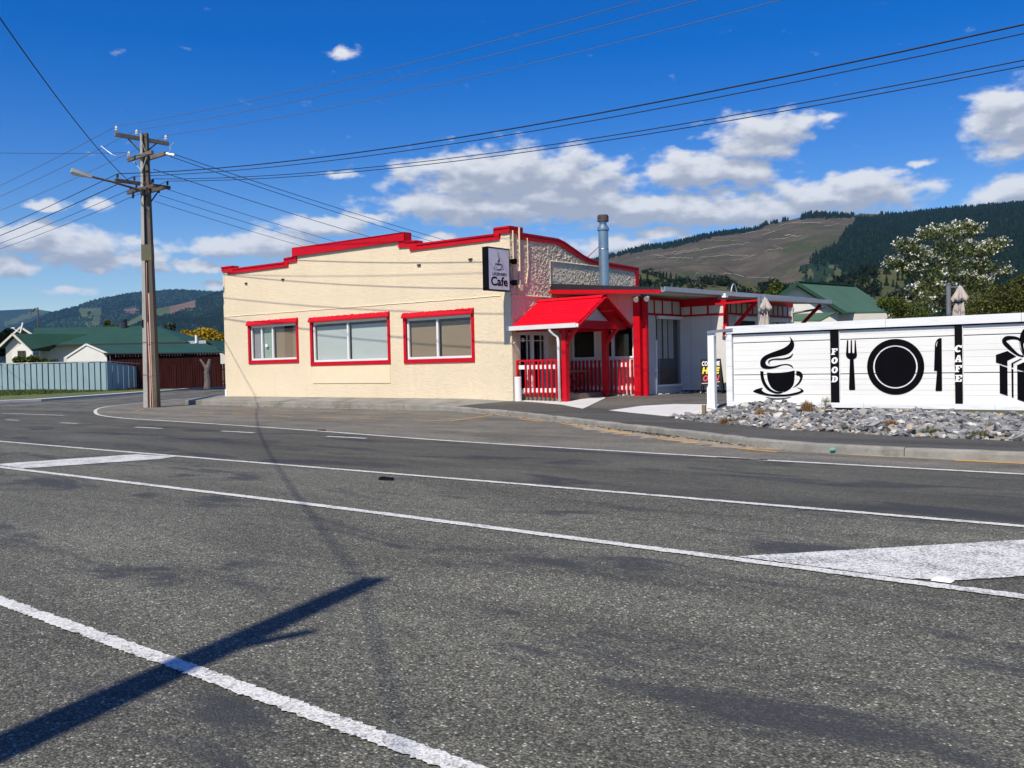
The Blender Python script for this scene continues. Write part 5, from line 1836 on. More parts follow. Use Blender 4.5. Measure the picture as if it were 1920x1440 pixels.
# A-frame sign
AFX, AFY = -15.0, 26.85
ab = thing('sandwich_board', (AFX + .35, AFY, .34), 'black sandwich board chalked Costume Hire Open in white, yellow and red', 'sign')
ax_, ay_ = Vector((.93, .36, 0)), Vector((-.36, .93, 0))
TAf = lambda s: (lambda u, v, t: Vector((AFX, AFY, .34)) + ax_ * (u + .06 * (1 - v)) + ay_ * (.02 + s * (.30 - .27 * v) + s * t) + Vector((0, 0, v * 1.12)))
for s_ in (-1, 1):
    T_ = TAf(s_)
    MB().plate([[(0, .24), (.68, .24), (.66, 1.0), (.02, 1.0)]], T_, -.02, .0).build('board', M['aboard'], ab, fix=True)
    for u in (.0, .64):
        MB().plate([[(u, 0), (u + .04, 0), (u + .04, .24), (u, .24)]], T_, -.02, .0).build('leg', M['black'], ab, fix=True)
T_ = TAf(-1)
for body, v0, v1, m_k, u0, u1, sh_, of in (('COSTUME', .80, .93, 'whitep', .06, .80, .15, .02), ('HIRE', .57, .76, 'yellowp', .05, .62, .22, .055), ('OPEN', .36, .53, 'redp', .08, .60, .30, .03)):
    mb = MB()
    k = .62 / .80 if body == 'COSTUME' else 1
    text_into(mb, body, u0, u0 + (u1 - u0) * k, v0, v1, T_, .004, offset=of, shear=sh_)
    mb.build('lettering', M[m_k], ab)
mb = MB()
stroke(mb, smooth_loop([(.03, .30), (.25, .305), (.48, .325), (.60, .345)], 5, False), .012, T_, .001, .004)
mb.build('chalk_line', M['whitep'], ab)

# folded cantilever umbrellas behind the fence
for (x, y, top, dx, lab) in ((-11.30, 23.5, 3.10, .16, 'folded beige umbrella on grey mast beside the red strut'), (-6.37, 23.0, 3.04, .24, 'folded beige umbrella on dark mast in front of the flowering tree')):
    u = thing('patio_umbrella', (x, y, .3), lab, 'umbrella', 'folded umbrellas behind the painted fence')
    MB().tube([(x, y, .3), (x, y, top)], .052, 14).lathe([(.055, top), (.055, top + .02)], (x, y), 14).build('mast', M['greypipe'], u)
    MB().box(x - .35, x + .35, y - .35, y + .35, .25, .34).build('base', M['black'], u)
    V, F = [], []
    n_, rows = 28, [(3.0, .02), (2.97, .06), (2.88, .10), (2.78, .15), (2.70, .185), (2.66, .17), (2.63, .10), (2.55, .115), (2.3, .15), (2.0, .18), (1.7, .20), (1.62, .19)]
    for z, r_ in rows:
        for k in range(n_):
            a = 2 * PI * k / n_
            fold = 1 + .28 * math.sin(a * 7 + z * 1.7) * min(1, (3.0 - z) * 4) + .12 * math.sin(a * 3 + z * 4)
            r_ *= 1.0
            V.append((x + dx + .8 * r_ * fold * math.cos(a) + .02 * math.sin(z * 5), y - .02 + .8 * r_ * fold * math.sin(a), z + (top - 3.04) + (.03 * math.sin(a * 5) if r_ > .16 else 0)))
    for i in range(len(rows) - 1):
        for k in range(n_):
            F.append((i * n_ + k, i * n_ + (k + 1) % n_, (i + 1) * n_ + (k + 1) % n_, (i + 1) * n_ + k))
    MB().add(V, F).build('canopy', M['canvas'], u, smooth=False)
    MB().lathe([(.10, 2.60), (.11, 2.62), (.10, 2.66)], (x + dx, y - .02), 14).build('strap', M['strap'], u)
    MB().bar((x, y, top - .06), (x + dx, y - .02, top - .06), .03, .03).build('arm', M['greypipe'], u)

# ------------------------------------------------------------------ rock bed
def rock_front(x):
    return interp(BACK, x) + .02


def rock_z(x, y):
    f = rock_front(x)
    t = min(max((y - f) / max(19.45 - f, .3), 0), 1)
    e = min(max((x + 10.6) / 1.2, 0), 1)
    bumpy = .10 * math.sin(x * 1.3 + 1) * math.sin(x * .47)
    return .15 + e * (.035 * min(1, t * 5) + .085 * t + .4 * bumpy * t + .15 * t * math.exp(-((x + 9.2) / 1.0) ** 2))


outl = [(-10.75, 17.95), (-10.2, 17.45), (-9.6, 17.0)] + [(x, y + .02) for x, y in BACK if -9.5 < x < 0] + [(1.4, 14.72), (1.4, 19.55), (-10.2, 19.55), (-10.6, 18.7)]
rb = drape(outl, rock_z, 0, 'rock_bed', M['dirtmat'], cell=.3)
ORG[rb.name] = Vector((0, 0, 0))
RM = [mat('stone_%s' % k, c, .85, .22, 6, bs=30, bd=.01, dirt=((.30, .29, .27), 5, .6)) for k, c in (('blue_grey', (.18, .187, .197)), ('mid_grey', (.25, .25, .243)), ('dark_slate', (.105, .11, .118)), ('tan', (.38, .32, .24)), ('pale', (.50, .49, .45)))]
shapes = []
for k in range(10):
    bm = bmesh.new()
    for i in range(15):
        d = Vector((rnd.gauss(0, 1), rnd.gauss(0, 1), rnd.gauss(0, 1))).normalized()
        bm.verts.new((d.x * rnd.uniform(.8, 1), d.y * rnd.uniform(.55, .72), d.z * rnd.uniform(.30, .46)))
    bmesh.ops.convex_hull(bm, input=bm.verts)
    bmesh.ops.delete(bm, geom=[v for v in bm.verts if not v.link_faces], context='VERTS')
    bmesh.ops.recalc_face_normals(bm, faces=bm.faces)
    shapes.append(bm)
meshes = {}
for k, bm in enumerate(shapes):
    for j, m in enumerate(RM):
        me = bpy.data.meshes.new('stone')
        bm.to_mesh(me)
        me.materials.append(m)
        meshes[k, j] = me


def inside(x, y):
    c = False
    for (x0, y0), (x1, y1) in zip(outl, outl[1:] + outl[:1]):
        if (y0 > y) != (y1 > y) and x < (x1 - x0) * (y - y0) / (y1 - y0) + x0:
            c = not c
    return c


cand = []
while len(cand) < 7500:
    x, y = rnd.uniform(-10.8, 1.3), rnd.uniform(14.6, 19.5)
    if not inside(x, y):
        continue
    s = min(.155, rnd.lognormvariate(math.log(.068), .36))
    v = Vector((x, y, .3)) - CAM
    z = v.dot(fw)
    px = 960 + FPX * v.dot(rt) / z
    vis = -100 < px < 1940
    cand.append((s / z * (1 if vis else .001), x, y, s))
cand.sort(reverse=True)
stV, stF, stM = [], [], []
for i, (q, x, y, s) in enumerate(cand):
    k, j = rnd.randrange(10), rnd.choices(range(5), (30, 34, 16, 8, 12))[0]
    Mx = Matrix.Rotation(rnd.random() * 2 * PI, 4, 'Z') @ Matrix.Rotation(rnd.gauss(0, .38), 4, 'X') @ Matrix.Rotation(rnd.gauss(0, .38), 4, 'Y')
    L_ = Vector((x, y, rock_z(x, y) + s * rnd.uniform(-.05, .45)))
    if i < 300:
        o = bpy.data.objects.new('stone', meshes[k, j])
        COL.objects.link(o)
        o.parent = rb
        o.matrix_local = Matrix.Translation(L_) @ Mx @ Matrix.Diagonal((s, s, s, 1))
    else:
        b = len(stV)
        me = meshes[k, j]
        X_ = Matrix.Translation(L_) @ Mx @ Matrix.Diagonal((s, s, s, 1))
        stV += [tuple(X_ @ v.co) for v in me.vertices]
        stF += [tuple(b + w for w in p.vertices) for p in me.polygons]
        stM += [j] * len(me.polygons)
me = bpy.data.meshes.new('stones')
me.from_pydata(stV, [], stF)
for m in RM:
    me.materials.append(m)
me.polygons.foreach_set('material_index', stM)
o = bpy.data.objects.new('stones', me)
COL.objects.link(o)
o.parent = rb
tag(o, kind='stuff')
for bm in shapes:
    bm.free()
# loose stones along the foot of the annexe
mbs = MB()
for i in range(60):
    x, y = rnd.choice([(rnd.uniform(-16.1, -15.9) + .1, rnd.uniform(25.3, 27.6)), (rnd.uniform(-16.2, -14.4), rnd.uniform(27.35, 27.7)), (rnd.uniform(-17.0, -16.2), rnd.uniform(24.75, 25.1))])
    s = rnd.uniform(.035, .10)
    me = meshes[rnd.randrange(10), 4]
    X_ = Matrix.Translation((x, y, pave_z(x, y) + s * .2)) @ Matrix.Rotation(rnd.random() * 6, 4, 'Z') @ Matrix.Diagonal((s, s, s, 1))
    mbs.add([X_ @ v.co for v in me.vertices], [tuple(p.vertices) for p in me.polygons])
tag(mbs.build('loose_stones', RM[4]), kind='stuff')


def tuft(x, y, z, h, r, n, m, name, label, cat='grass tuft', group='grass tufts among the rocks'):
    V, F = [], []
    for i in range(n):
        a, l = rnd.random() * 2 * PI, abs(rnd.gauss(0, .5))
        bx, by = x + r * .45 * rnd.gauss(0, .6), y + r * .45 * rnd.gauss(0, .6)
        dx, dy = math.cos(a) * r * l, math.sin(a) * r * l
        hh = h * rnd.uniform(.5, 1.1) * (1 - .3 * min(l, 1.5))
        w = rnd.uniform(.003, .007)
        px_, py_ = -math.sin(a) * w, math.cos(a) * w
        b = len(V)
        V += [(bx + px_, by + py_, z), (bx - px_, by - py_, z), (bx + dx * .5 - px_ * .8, by + dy * .5 - py_ * .8, z + hh * .7), (bx + dx * .5 + px_ * .8, by + dy * .5 + py_ * .8, z + hh * .7), (bx + dx * 1.2, by + dy * 1.2, z + hh * .95)]
        F += [(b, b + 1, b + 2, b + 3), (b + 3, b + 2, b + 4)]
    o = MB().add(V, F).build(name, m)
    return tag(o, label, cat, group)


TU = [(1513, 775, .34, .17, 260, 'drygrass', 'tall rusty brown dry grass tuft beside the green one below the FOOD post'), (1550, 768, .34, .19, 200, 'greengrass', 'pale green and straw grass tuft just below the FOOD post'),
      (1425, 785, .26, .16, 240, 'drygrass', 'rounded rusty dry tuft below the painted saucer'), (1463, 782, .16, .2, 160, 'drygrass', 'low reddish dry patch of grass right of the rounded rusty tuft'),
      (1365, 792, .13, .34, 320, 'drygrass', 'wide low mat of orange dry grass along the path near the stake'), (1308, 783, .12, .2, 160, 'drygrass', 'small dry tuft at the left tip of the rock bed by the stake'),
      (1352, 775, .14, .13, 110, 'drygrass', 'small brown tuft between the stones by the gate post'), (1400, 795, .13, .22, 160, 'drygrass', 'flat brown tuft at the path edge left of centre'),
      (1585, 808, .15, .14, 160, 'greengrass', 'small green tuft at the path edge below the fork'), (1672, 803, .2, .18, 220, 'drygrass', 'dark rusty tuft in the stones below the plate'),
      (1750, 817, .17, .24, 260, 'greengrass', 'wide olive green tuft at the path edge below the knife'), (1837, 822, .17, .24, 240, 'greengrass', 'olive green tuft at the path edge right of the CAFE post'), (1910, 826, .16, .2, 200, 'drygrass', 'rusty tuft at the path edge below the gift box'),
      (1855, 803, .12, .18, 120, 'drygrass', 'low reddish tuft among the stones below the gift box')]
for px_, py_, h_, r_, n_, m_, lab in TU:
    d = ray(px_, py_)
    best = None
    for s_ in np.linspace(14, 34, 400):
        q = CAM + d * s_
        zz = rock_z(q.x, q.y)
        if q.z <= zz:
            best = q
            break
    if best is None:
        best = CAM + d * 20
    tuft(best.x, best.y, best.z - .02, h_, r_, n_, M[m_], 'dry_grass_tuft' if m_ == 'drygrass' else 'grass_tuft', lab)

# ------------------------------------------------------------------ small things on the road
mb = MB().hexa([(-8.82, 7.69, .008), (-8.62, 7.74, .008), (-8.63, 7.80, .008), (-8.83, 7.76, .008)], [(-8.80, 7.70, .04), (-8.64, 7.75, .03), (-8.65, 7.79, .035), (-8.81, 7.75, .045)])
tag(mb.build('rubber_scrap', M['black']), 'black scrap of tyre rubber lying on the flush median', 'debris', 'rubber scraps on the road')
mb = MB().hexa([(-17.05, 13.10, .008), (-16.8, 13.12, .008), (-16.8, 13.17, .008), (-17.05, 13.15, .008)], [(-17.03, 13.11, .03), (-16.84, 13.12, .035), (-16.84, 13.16, .035), (-17.03, 13.15, .03)])
tag(mb.build('rubber_scrap', M['black']), 'thin black scrap lying on the far white edge line', 'debris', 'rubber scraps on the road')
cat_ = MB().hexa([(-1.80, 6.05, .008), (-1.68, 6.05, .008), (-1.68, 6.13, .008), (-1.80, 6.13, .008)], [(-1.775, 6.07, .028), (-1.705, 6.07, .028), (-1.705, 6.11, .028), (-1.775, 6.11, .028)])
tag(cat_.build('road_stud', M['white']), 'small white raised road stud at the edge of the wide white chevron', 'road stud')
# spot of teal survey paint on the kerb
d = ray(1572, 843)
t_ = (13.62) / d.y
kx_ = d.x * t_
pts = [(kx_ + .05 * math.cos(a) * rnd.uniform(.7, 1.15), .07 + .026 * math.sin(a) * rnd.uniform(.8, 1.15)) for a in np.linspace(0, 2 * PI, 16, endpoint=False)]
yk = interp(KERB, kx_)
MB().plate([pts], lambda u, v, t: (u, interp(KERB, u) - .012 - t + (.02 if v > .08 else .0), v), 0, .002).build('paint_spot', M['teal'], kerb)

# ================================================================== PLANTS
def limb_tree(mb, base, top, r, n_limbs, spread, seed):
    q = random.Random(seed)
    base, top = Vector(base), Vector(top)
    mid = base.lerp(top, .5) + Vector((q.gauss(0, .1), q.gauss(0, .1), 0))
    mb.tube([base, base.lerp(mid, .5), mid, top], [r, r * .8, r * .6, r * .25], 8)
    for i in range(n_limbs):
        s = base.lerp(top, q.uniform(.25, .8))
        a = 2 * PI * i / n_limbs + q.random()
        e = s + Vector((math.cos(a) * spread * q.uniform(.5, 1), math.sin(a) * spread * q.uniform(.5, 1), spread * q.uniform(.3, .9)))
        m = s.lerp(e, .5) + Vector((q.gauss(0, .1), q.gauss(0, .1), -.1))
        mb.tube([s, m, e], [r * .4, r * .25, r * .08], 6)


def crown_pts(lumps, n):
    """points spread through a cluster of ellipsoids [(centre, radii, weight)], denser towards the skin"""
    w = np.array([l[2] for l in lumps], float)
    k = nrs.choice(len(lumps), n, p=w / w.sum())
    c = np.array([tuple(l[0]) for l in lumps])[k]
    r = np.array([tuple(l[1]) for l in lumps])[k]
    d = nrs.normal(0, 1, (n, 3))
    d /= np.linalg.norm(d, axis=1)[:, None]
    rad = nrs.rand(n) ** .4
    return c + d * r * rad[:, None]


def px_lumps(spec, D, depth=1.0):
    """ellipsoids seen at picture places: (px, py, half width px, half height px, weight, extra depth)"""
    out = []
    for (a, b, w, h, wt, dd) in spec:
        c = pt(a, b, D + dd)
        s = (D + dd) / FPX
        out.append((c, (w * s, max(w, h) * s * depth, h * s), wt))
    return out


# white-flowering tree
FT = [(1760, 437, 48, 18, 1.0, 0), (1808, 432, 38, 20, 1.0, .3), (1700, 460, 24, 16, .5, -.2), (1720, 478, 34, 18, .7, 0), (1790, 470, 50, 26, 1.2, 0), (1765, 505, 50, 30, 1.3, 0), (1680, 492, 24, 15, .5, .2), (1704, 503, 24, 16, .5, 0),
      (1845, 470, 32, 20, .9, 0), (1868, 458, 22, 16, .6, .2), (1835, 500, 30, 20, .7, 0), (1878, 508, 24, 14, .5, .3), (1812, 528, 36, 22, .7, 0), (1740, 545, 38, 28, .8, -.2), (1725, 575, 34, 26, .6, -.3), (1780, 560, 40, 34, .8, 0), (1840, 535, 30, 20, .5, 0)]
D = 33
lum = px_lumps([(a, b, w * .94, h * .9, wt, dd) for a, b, w, h, wt, dd in FT], D, .9)
b_ = pt(1778, 640, D)
tree = thing('flowering_tree', (b_.x, b_.y, .25), 'tall loose tree covered in white blossom behind the painted fence', 'tree')
mb = MB()
limb_tree(mb, (b_.x, b_.y, .2), pt(1785, 450, D), .12, 6, .6, 3)
for l in lum:
    c = Vector(l[0])
    s_ = pt(1778, 575, D)
    m_ = s_.lerp(c, .55) + Vector((0, 0, -.12))
    mb.tube([s_, m_, c], [.045, .03, .012], 5)
mb.build('trunk', M['twig'], tree)
P = crown_pts(lum, 8200)
leaves('crown', P, .105, M['leaf'], tree)
# blossom sits in clusters on the upper, outer side of each spray
BL = []
for c, r, w in lum:
    for q in range(int(24 * w) + 3):
        a, e = rnd.random() * 2 * PI, rnd.uniform(-.5, 1.2)
        p = Vector(c) + Vector((r[0] * math.cos(a) * math.cos(e), r[1] * math.sin(a) * math.cos(e), r[2] * math.sin(e))) * rnd.uniform(.85, 1.1)
        for k in range(rnd.randint(5, 12)):
            BL.append((p.x + rnd.gauss(0, .07), p.y + rnd.gauss(0, .07), p.z + rnd.gauss(0, .035)))
leaves('blossom', np.array(BL), .085, M['blossom'], tree)


def bush(spec, D, n, size, m, label, name='bush', depth=1.0, group=None, trunk=True, extra=None, cat='bush'):
    lum = px_lumps(spec, D, depth)
    cx = sum(l[0].x * l[2] for l in lum) / sum(l[2] for l in lum)
    cy = sum(l[0].y * l[2] for l in lum) / sum(l[2] for l in lum)
    t = thing(name, (cx, cy, .2), label, cat, group)
    leaves('crown', crown_pts(lum, n), size, m, t)
    if trunk:
        mb = MB()
        for k, l in enumerate(lum):
            c = Vector(l[0])
            mb.tube([(cx + rnd.gauss(0, .1), cy + rnd.gauss(0, .1), .1), Vector((cx, cy, .1)).lerp(c, .5) + Vector((0, 0, -.05)), c], [.05, .035, .012], 5)
        mb.build('trunk', M['twig'], t)
    if extra:
        leaves('blossom', crown_pts(lum, extra[0]), extra[1], extra[2], t)
    return t


bush([(1880, 560, 40, 30, 1, 0), (1925, 545, 40, 34, 1.2, .4), (1960, 560, 50, 50, 1.2, .6), (1850, 585, 36, 26, .8, -.2), (1905, 590, 46, 26, 1, 0), (2010, 580, 50, 50, 1, .5)], 29, 9000, .085, M['leaf2'], 'olive green hedge bush at the right edge, above the fence', depth=.7, extra=(26, .07, M['blossom']))
bush([(1830, 575, 26, 34, 1, 0), (1835, 600, 34, 24, 1, 0), (1812, 600, 24, 22, .8, 0)], 30.5, 3600, .08, M['leaf'], 'dark green bush just right of the folded umbrella on the dark mast', depth=.8)
bush([(1680, 575, 22, 20, 1, 0), (1705, 590, 34, 22, 1, 0), (1660, 568, 16, 12, .6, .2), (1725, 602, 26, 16, .7, 0), (1690, 602, 30, 16, .8, 0)], 31, 4600, .08, M['leaf3'], 'yellow green shrub between the green roof and flowering tree', depth=.8)
bush([(1680, 556, 20, 12, 1, 0), (1700, 548, 22, 12, 1, 0), (1720, 556, 18, 12, .8, 0)], 36, 2600, .10, M['leafgrey'], 'rounded grey green shrub behind the yellow green one', depth=.8)
bush([(1850, 606, 80, 9, 1, 0), (1700, 610, 60, 8, 1, 0), (1770, 606, 60, 9, 1, 0), (1930, 600, 50, 10, 1, 0)], 27, 5200, .07, M['leaf2'], 'low brownish hedge just behind the top of the fence', name='hedge', depth=.3, trunk=True, cat='hedge')
bush([(1455, 540, 14, 14, 1, 0), (1448, 552, 16, 10, 1, 0), (1470, 556, 14, 8, .7, 0)], 62, 1500, .22, M['leaf3'], 'light green tree left of the green gable at the right', name='tree', cat='tree')

# ================================================================== HOUSE ON THE RIGHT
def on_line(D):
    return lambda a, b, z: SF(a, b, z)


def ab_of(px, D):
    return (px - 960) / FPX * D


def z_of(px, py, D):
    return CAMZ + (684 + ROLL * (960 - px) - py) / FPX * D


h2o = thing('green_roofed_house', tuple(SF(ab_of(1560, 46), 46, 0)), 'cream gabled house with faded green iron roof beyond the fence', 'house')
Dg = 44.0
ga, gz = ab_of(1497, Dg), z_of(1497, 529, Dg)
gl, glz = ab_of(1466, Dg), z_of(1466, 551, Dg)
gr, grz = ab_of(1586, Dg), z_of(1586, 585, Dg)
rb_ = 49.5
ra, rz = ab_of(1604, rb_), z_of(1604, 536, rb_)
ea, ez = ab_of(1676, rb_), z_of(1676, 584, rb_)
la, lz = ga - 2.2, gz - 1.5
f_ = SF
MB(f_).hexa([(ga, Dg, gz - .07), (gr, Dg, grz - .07), (ea, rb_, ez - .07), (ra, rb_, rz - .07)], [(ga, Dg, gz), (gr, Dg, grz), (ea, rb_, ez), (ra, rb_, rz)]).build('roof', M['green_roof2'], h2o, fix=True)
MB(f_).hexa([(la, Dg, lz - .07), (ga - .01, Dg, gz - .07), (ra - .01, rb_, rz - .07), (la + 2.4, rb_, lz - .07)], [(la, Dg, lz), (ga - .01, Dg, gz), (ra - .01, rb_, rz), (la + 2.4, rb_, lz)]).build('roof', M['green_roof2'], h2o, fix=True)
MB(f_).bar((ga, Dg - .03, gz - .06), (gr, Dg - .03, grz - .06), .05, .16).build('barge_board', M['green_roof'], h2o)
MB(f_).bar((ga, Dg - .03, gz - .06), (la, Dg - .03, lz - .06), .05, .16).build('barge_board', M['green_roof'], h2o)
MB(f_).bar((ga, Dg + .02, gz + .02), (ra, rb_, rz + .02), .22, .04).build('ridge_cap', M['green_roof'], h2o)
MB(f_).plate([[(la + .25, grz - .7), (gr - .2, grz - .7), (gr - .2, grz), (ga, gz - .12), (la + .25, lz - .02)]], lambda u, v, t: (u, Dg + .35 + t, v), 0, .15).build('wall', M['housewhite'], h2o, fix=True)
MB(f_).box(gr - .6, ea - .5, Dg + 1.0, rb_ + .3, .2, grz - .05).build('wall', M['housecream'], h2o)
MB(f_).box(la + .2, gr - .2, Dg + .55, rb_ - .2, .2, grz - .75).build('wall', M['housecream'], h2o)
la0, la1 = ab_of(1486, 42), ab_of(1588, 42.6)
MB(f_).hexa([(la0, 41.6, z_of(1486, 601, 41.6) - .05), (ab_of(1540, 41.6), 41.6, z_of(1540, 601, 41.6) - .05), (la1, 43.9, z_of(1588, 585, 43.9) - .05), (la0, 43.9, z_of(1486, 589, 43.9) - .05)],
            [(la0, 41.6, z_of(1486, 601, 41.6)), (ab_of(1540, 41.6), 41.6, z_of(1540, 601, 41.6)), (la1, 43.9, z_of(1588, 585, 43.9)), (la0, 43.9, z_of(1486, 589, 43.9))]).build('verandah_roof', M['green_roof2'], h2o, fix=True)
MB(f_).box(la0 + .1, ab_of(1540, 42) + .6, 42.2, 43.8, .2, z_of(1510, 603, 42) - .1).build('verandah_wall', M['redwood'], h2o)

# ================================================================== LEFT SIDE STREET
def wall_px(p0, p1, D0, D1):
    """two points of a picture line given at two depths, as (a, b)"""
    return (ab_of(p0, D0), D0), (ab_of(p1, D1), D1)


# pale blue fence of ribbed sheets
bf = thing('blue_fence', tuple(SF(ab_of(100, 65), 65, .3)), 'pale blue fence of tall metal sheets with dark seams beyond the lawn', 'fence')
Db = 64.5
x0, x1 = ab_of(-60, Db), ab_of(201, Db)
npan = int((x1 - x0) / .385)
for i in range(npan):
    a = x0 + (x1 - x0) * i / npan
    w = (x1 - x0) / npan
    zt = 2.19 + rnd.gauss(0, .008)
    j = rnd.gauss(0, .012)
    # pressed sheet: flat with a folded lip
    V = [(a + .01, Db + j, .2), (a + w * .82, Db + j, .2), (a + w * .90, Db + .09, .2), (a + w, Db + .09, .2)]
    V += [(p[0], p[1], zt) for p in V]
    V += [(p[0], p[1] + .015, p[2]) for p in V]
    Fq = [(0, 1, 5, 4), (1, 2, 6, 5), (2, 3, 7, 6), (8, 12, 13, 9), (9, 13, 14, 10), (10, 14, 15, 11), (4, 5, 13, 12), (5, 6, 14, 13), (6, 7, 15, 14)]
    MB(f_).add(V, Fq).build('sheet', M['fenceblue'], bf, fix=True)
for i in range(6):
    a0, b0 = x1 + .01 + i * .12, Db + i * .62
    MB(f_).bar((a0, b0, 1.2 - .02 * i), (a0 + .11, b0 + .55, 1.2 - .02 * i), .03, 1.95 - .09 * i).build('sheet', M['fenceblue'], bf)
MB(f_).bar((x0, Db + .02, 2.23), (x1, Db + .02, 2.23), .12, .05).build('capping', M['gutter'], bf)
MB(f_).bar((x1, Db + .02, 2.23), (x1 + .75, Db + 3.7, 2.05), .10, .05).build('capping', M['gutter'], bf)

# dark red timber fence
rf = thing('timber_fence', tuple(SF(ab_of(320, 68), 68, .3)), 'dark red timber paling fence below the long green shed roof', 'fence')
a0, a1 = ab_of(214, 67.5), ab_of(470, 70)
nbd = 58
for i in range(nbd):
    t = (i + .5) / nbd
    a = a0 + (a1 - a0) * t
    b = 67.5 + 2.5 * t
    w = (a1 - a0) / nbd
    zt = 1.92 + rnd.gauss(0, .02)
    MB(f_).box(a - w * .46, a + w * .46, b + rnd.gauss(0, .01), b + .03, .2, zt).build('paling', M['redwood'], rf)
MB(f_).bar((a0, 67.6, 1.5), (a1, 70.1, 1.5), .06, .08).bar((a0, 67.6, .6), (a1, 70.1, .6), .06, .08).build('rail', M['redwood'], rf)

# shed behind it: white gable, dark boarded side, green roof
shed = thing('shed', tuple(SF(ab_of(280, 72), 72, .3)), 'long garden shed with white gable end, dark red side and green roof', 'shed')
Ds = 70.5
ap, az_ = ab_of(162.7, 73), z_of(162.7, 647, 73)
sl_, sr_ = ab_of(127, Ds), ab_of(202, Ds)
ez_ = z_of(202, 662, Ds)
er, ew = ab_of(422, 71.5), z_of(422, 660, 71.5)
rr, rw = ab_of(388, 76), z_of(388, 644, 76)
MB(f_).hexa([(sr_ - .1, Ds - .25, ez_ - .06), (er, 71.2, ew - .06), (rr, 76, rw - .06), (ap, 73.6, az_ - .06)], [(sr_ - .1, Ds - .25, ez_), (er, 71.2, ew), (rr, 76, rw), (ap, 73.6, az_)]).build('roof', M['green_roof'], shed, fix=True)
MB(f_).plate([[(sl_, .2), (sr_, .2), (sr_, ez_ - .05), ((sl_ + sr_) / 2, az_ - .08), (sl_, ez_ - .25)]], lambda u, v, t: (u, Ds + t, v), 0, .12).build('wall', M['housewhite'], shed, fix=True)
MB(f_).bar(((sl_ + sr_) / 2, Ds - .04, az_ - .02), (sr_ + .12, Ds - .04, ez_ - .06), .06, .13).bar(((sl_ + sr_) / 2, Ds - .04, az_ - .02), (sl_ - .12, Ds - .04, ez_ - .30), .06, .13).build('barge_board', M['housewhite'], shed)
mb = MB(f_)
nb_ = 40
for i in range(nb_):
    t0, t1 = i / nb_, (i + 1) / nb_
    a, b = sr_ + .02 + (er - sr_ - .3) * t0, sr_ + .02 + (er - sr_ - .3) * t1 - .015
    bb = Ds + .02 + .8 * t0 + rnd.gauss(0, .006)
    mb = MB(f_).box(a, b, bb, bb + .04, .2, ez_ - .07 + (ew - ez_) * t0)
    mb.build('board', M['redwood'], shed)
MB(f_).box(sr_ + .02, er - .3, Ds + .95, Ds + 1.0, .2, ew - .2).build('wall', M['redwood'], shed)
MB(f_).bar((sr_ - .1, Ds - .27, ez_ - .05), (er, 71.18, ew - .05), .05, .09).build('fascia', M['roofblack'], shed)

# big green-roofed house
bh = thing('green_roofed_house', tuple(SF(ab_of(180, 86), 86, .3)), 'large house with dark green hipped roof behind the blue fence', 'house')
De, Dr = 83, 88.5
e0, e1 = ab_of(57, De), ab_of(352, De)
ez0 = z_of(200, 644, De)
r0_, r1_ = ab_of(68, Dr), ab_of(295, Dr)
rz0 = z_of(180, 613, Dr)
MB(f_).hexa([(e0, De, ez0 - .1), (e1, De, ez0 - .1), (r1_, Dr, rz0 - .1), (r0_, Dr, rz0 - .1)], [(e0, De, ez0), (e1, De, ez0), (r1_, Dr, rz0), (r0_, Dr, rz0)]).build('roof', M['green_roof'], bh, fix=True)
MB(f_).add([(e1, De, ez0), (e1 - .4, 94, ez0), (r1_, Dr, rz0)], [(0, 1, 2)]).add([(e0, 94, ez0), (r0_, Dr, rz0), (r1_, Dr, rz0), (e1 - .4, 94, ez0)], [(0, 1, 2, 3)]).build('roof', M['green_roof'], bh)
MB(f_).box(e0 + .5, e1 - .6, De + .6, 93.5, .2, ez0 - .05).build('wall', M['housecream'], bh)
MB(f_).bar((e0, De - .06, ez0 - .08), (e1, De - .06, ez0 - .08), .12, .13).build('gutter', M['roofblack'], bh)
# gablet and lower gabled wing at the left end
gx, gzz = ab_of(66, Dr), rz0
MB(f_).plate([[(gx - 1.0, gzz - 1.0), (gx + 1.9, gzz - 1.35), (gx + .1, gzz - .02)]], lambda u, v, t: (u, Dr - 2.3 + t + (u - gx) * -.1, v), 0, .08).build('gablet', M['redwood'], bh, fix=True)
MB(f_).bar((gx + .05, Dr - 2.4, gzz), (gx - 1.2, Dr - 2.4, gzz - 1.1), .08, .16).bar((gx + .05, Dr - 2.4, gzz), (gx + 2.1, Dr - 2.4, gzz - 1.4), .08, .16).build('barge_board', M['housecream'], bh)
wa, wz = ab_of(29.8, 81), z_of(29.8, 625.5, 81)
wl, wlz = ab_of(2, 81), z_of(2, 651, 81)
wr, wrz = ab_of(61, 81), z_of(61, 656, 81)
MB(f_).hexa([(wa, 80.8, wz - .08), (wr, 80.8, wrz - .08), (wr + .6, 86, wrz - .08), (wa + 5, 87, wz - .08)], [(wa, 80.8, wz), (wr, 80.8, wrz), (wr + .6, 86, wrz), (wa + 5, 87, wz)]).build('roof', M['green_roof'], bh, fix=True)
MB(f_).hexa([(wl, 80.8, wlz - .08), (wa - .01, 80.8, wz - .08), (wa + 4.9, 87, wz - .08), (wl + .5, 87, wlz - .08)], [(wl, 80.8, wlz), (wa - .01, 80.8, wz), (wa + 4.9, 87, wz), (wl + .5, 87, wlz)]).build('roof', M['green_roof'], bh, fix=True)
MB(f_).bar((wa, 80.75, wz - .05), (wl, 80.75, wlz - .05), .06, .17).bar((wa, 80.75, wz - .05), (wr, 80.75, wrz - .05), .06, .17).build('barge_board', M['housecream'], bh)
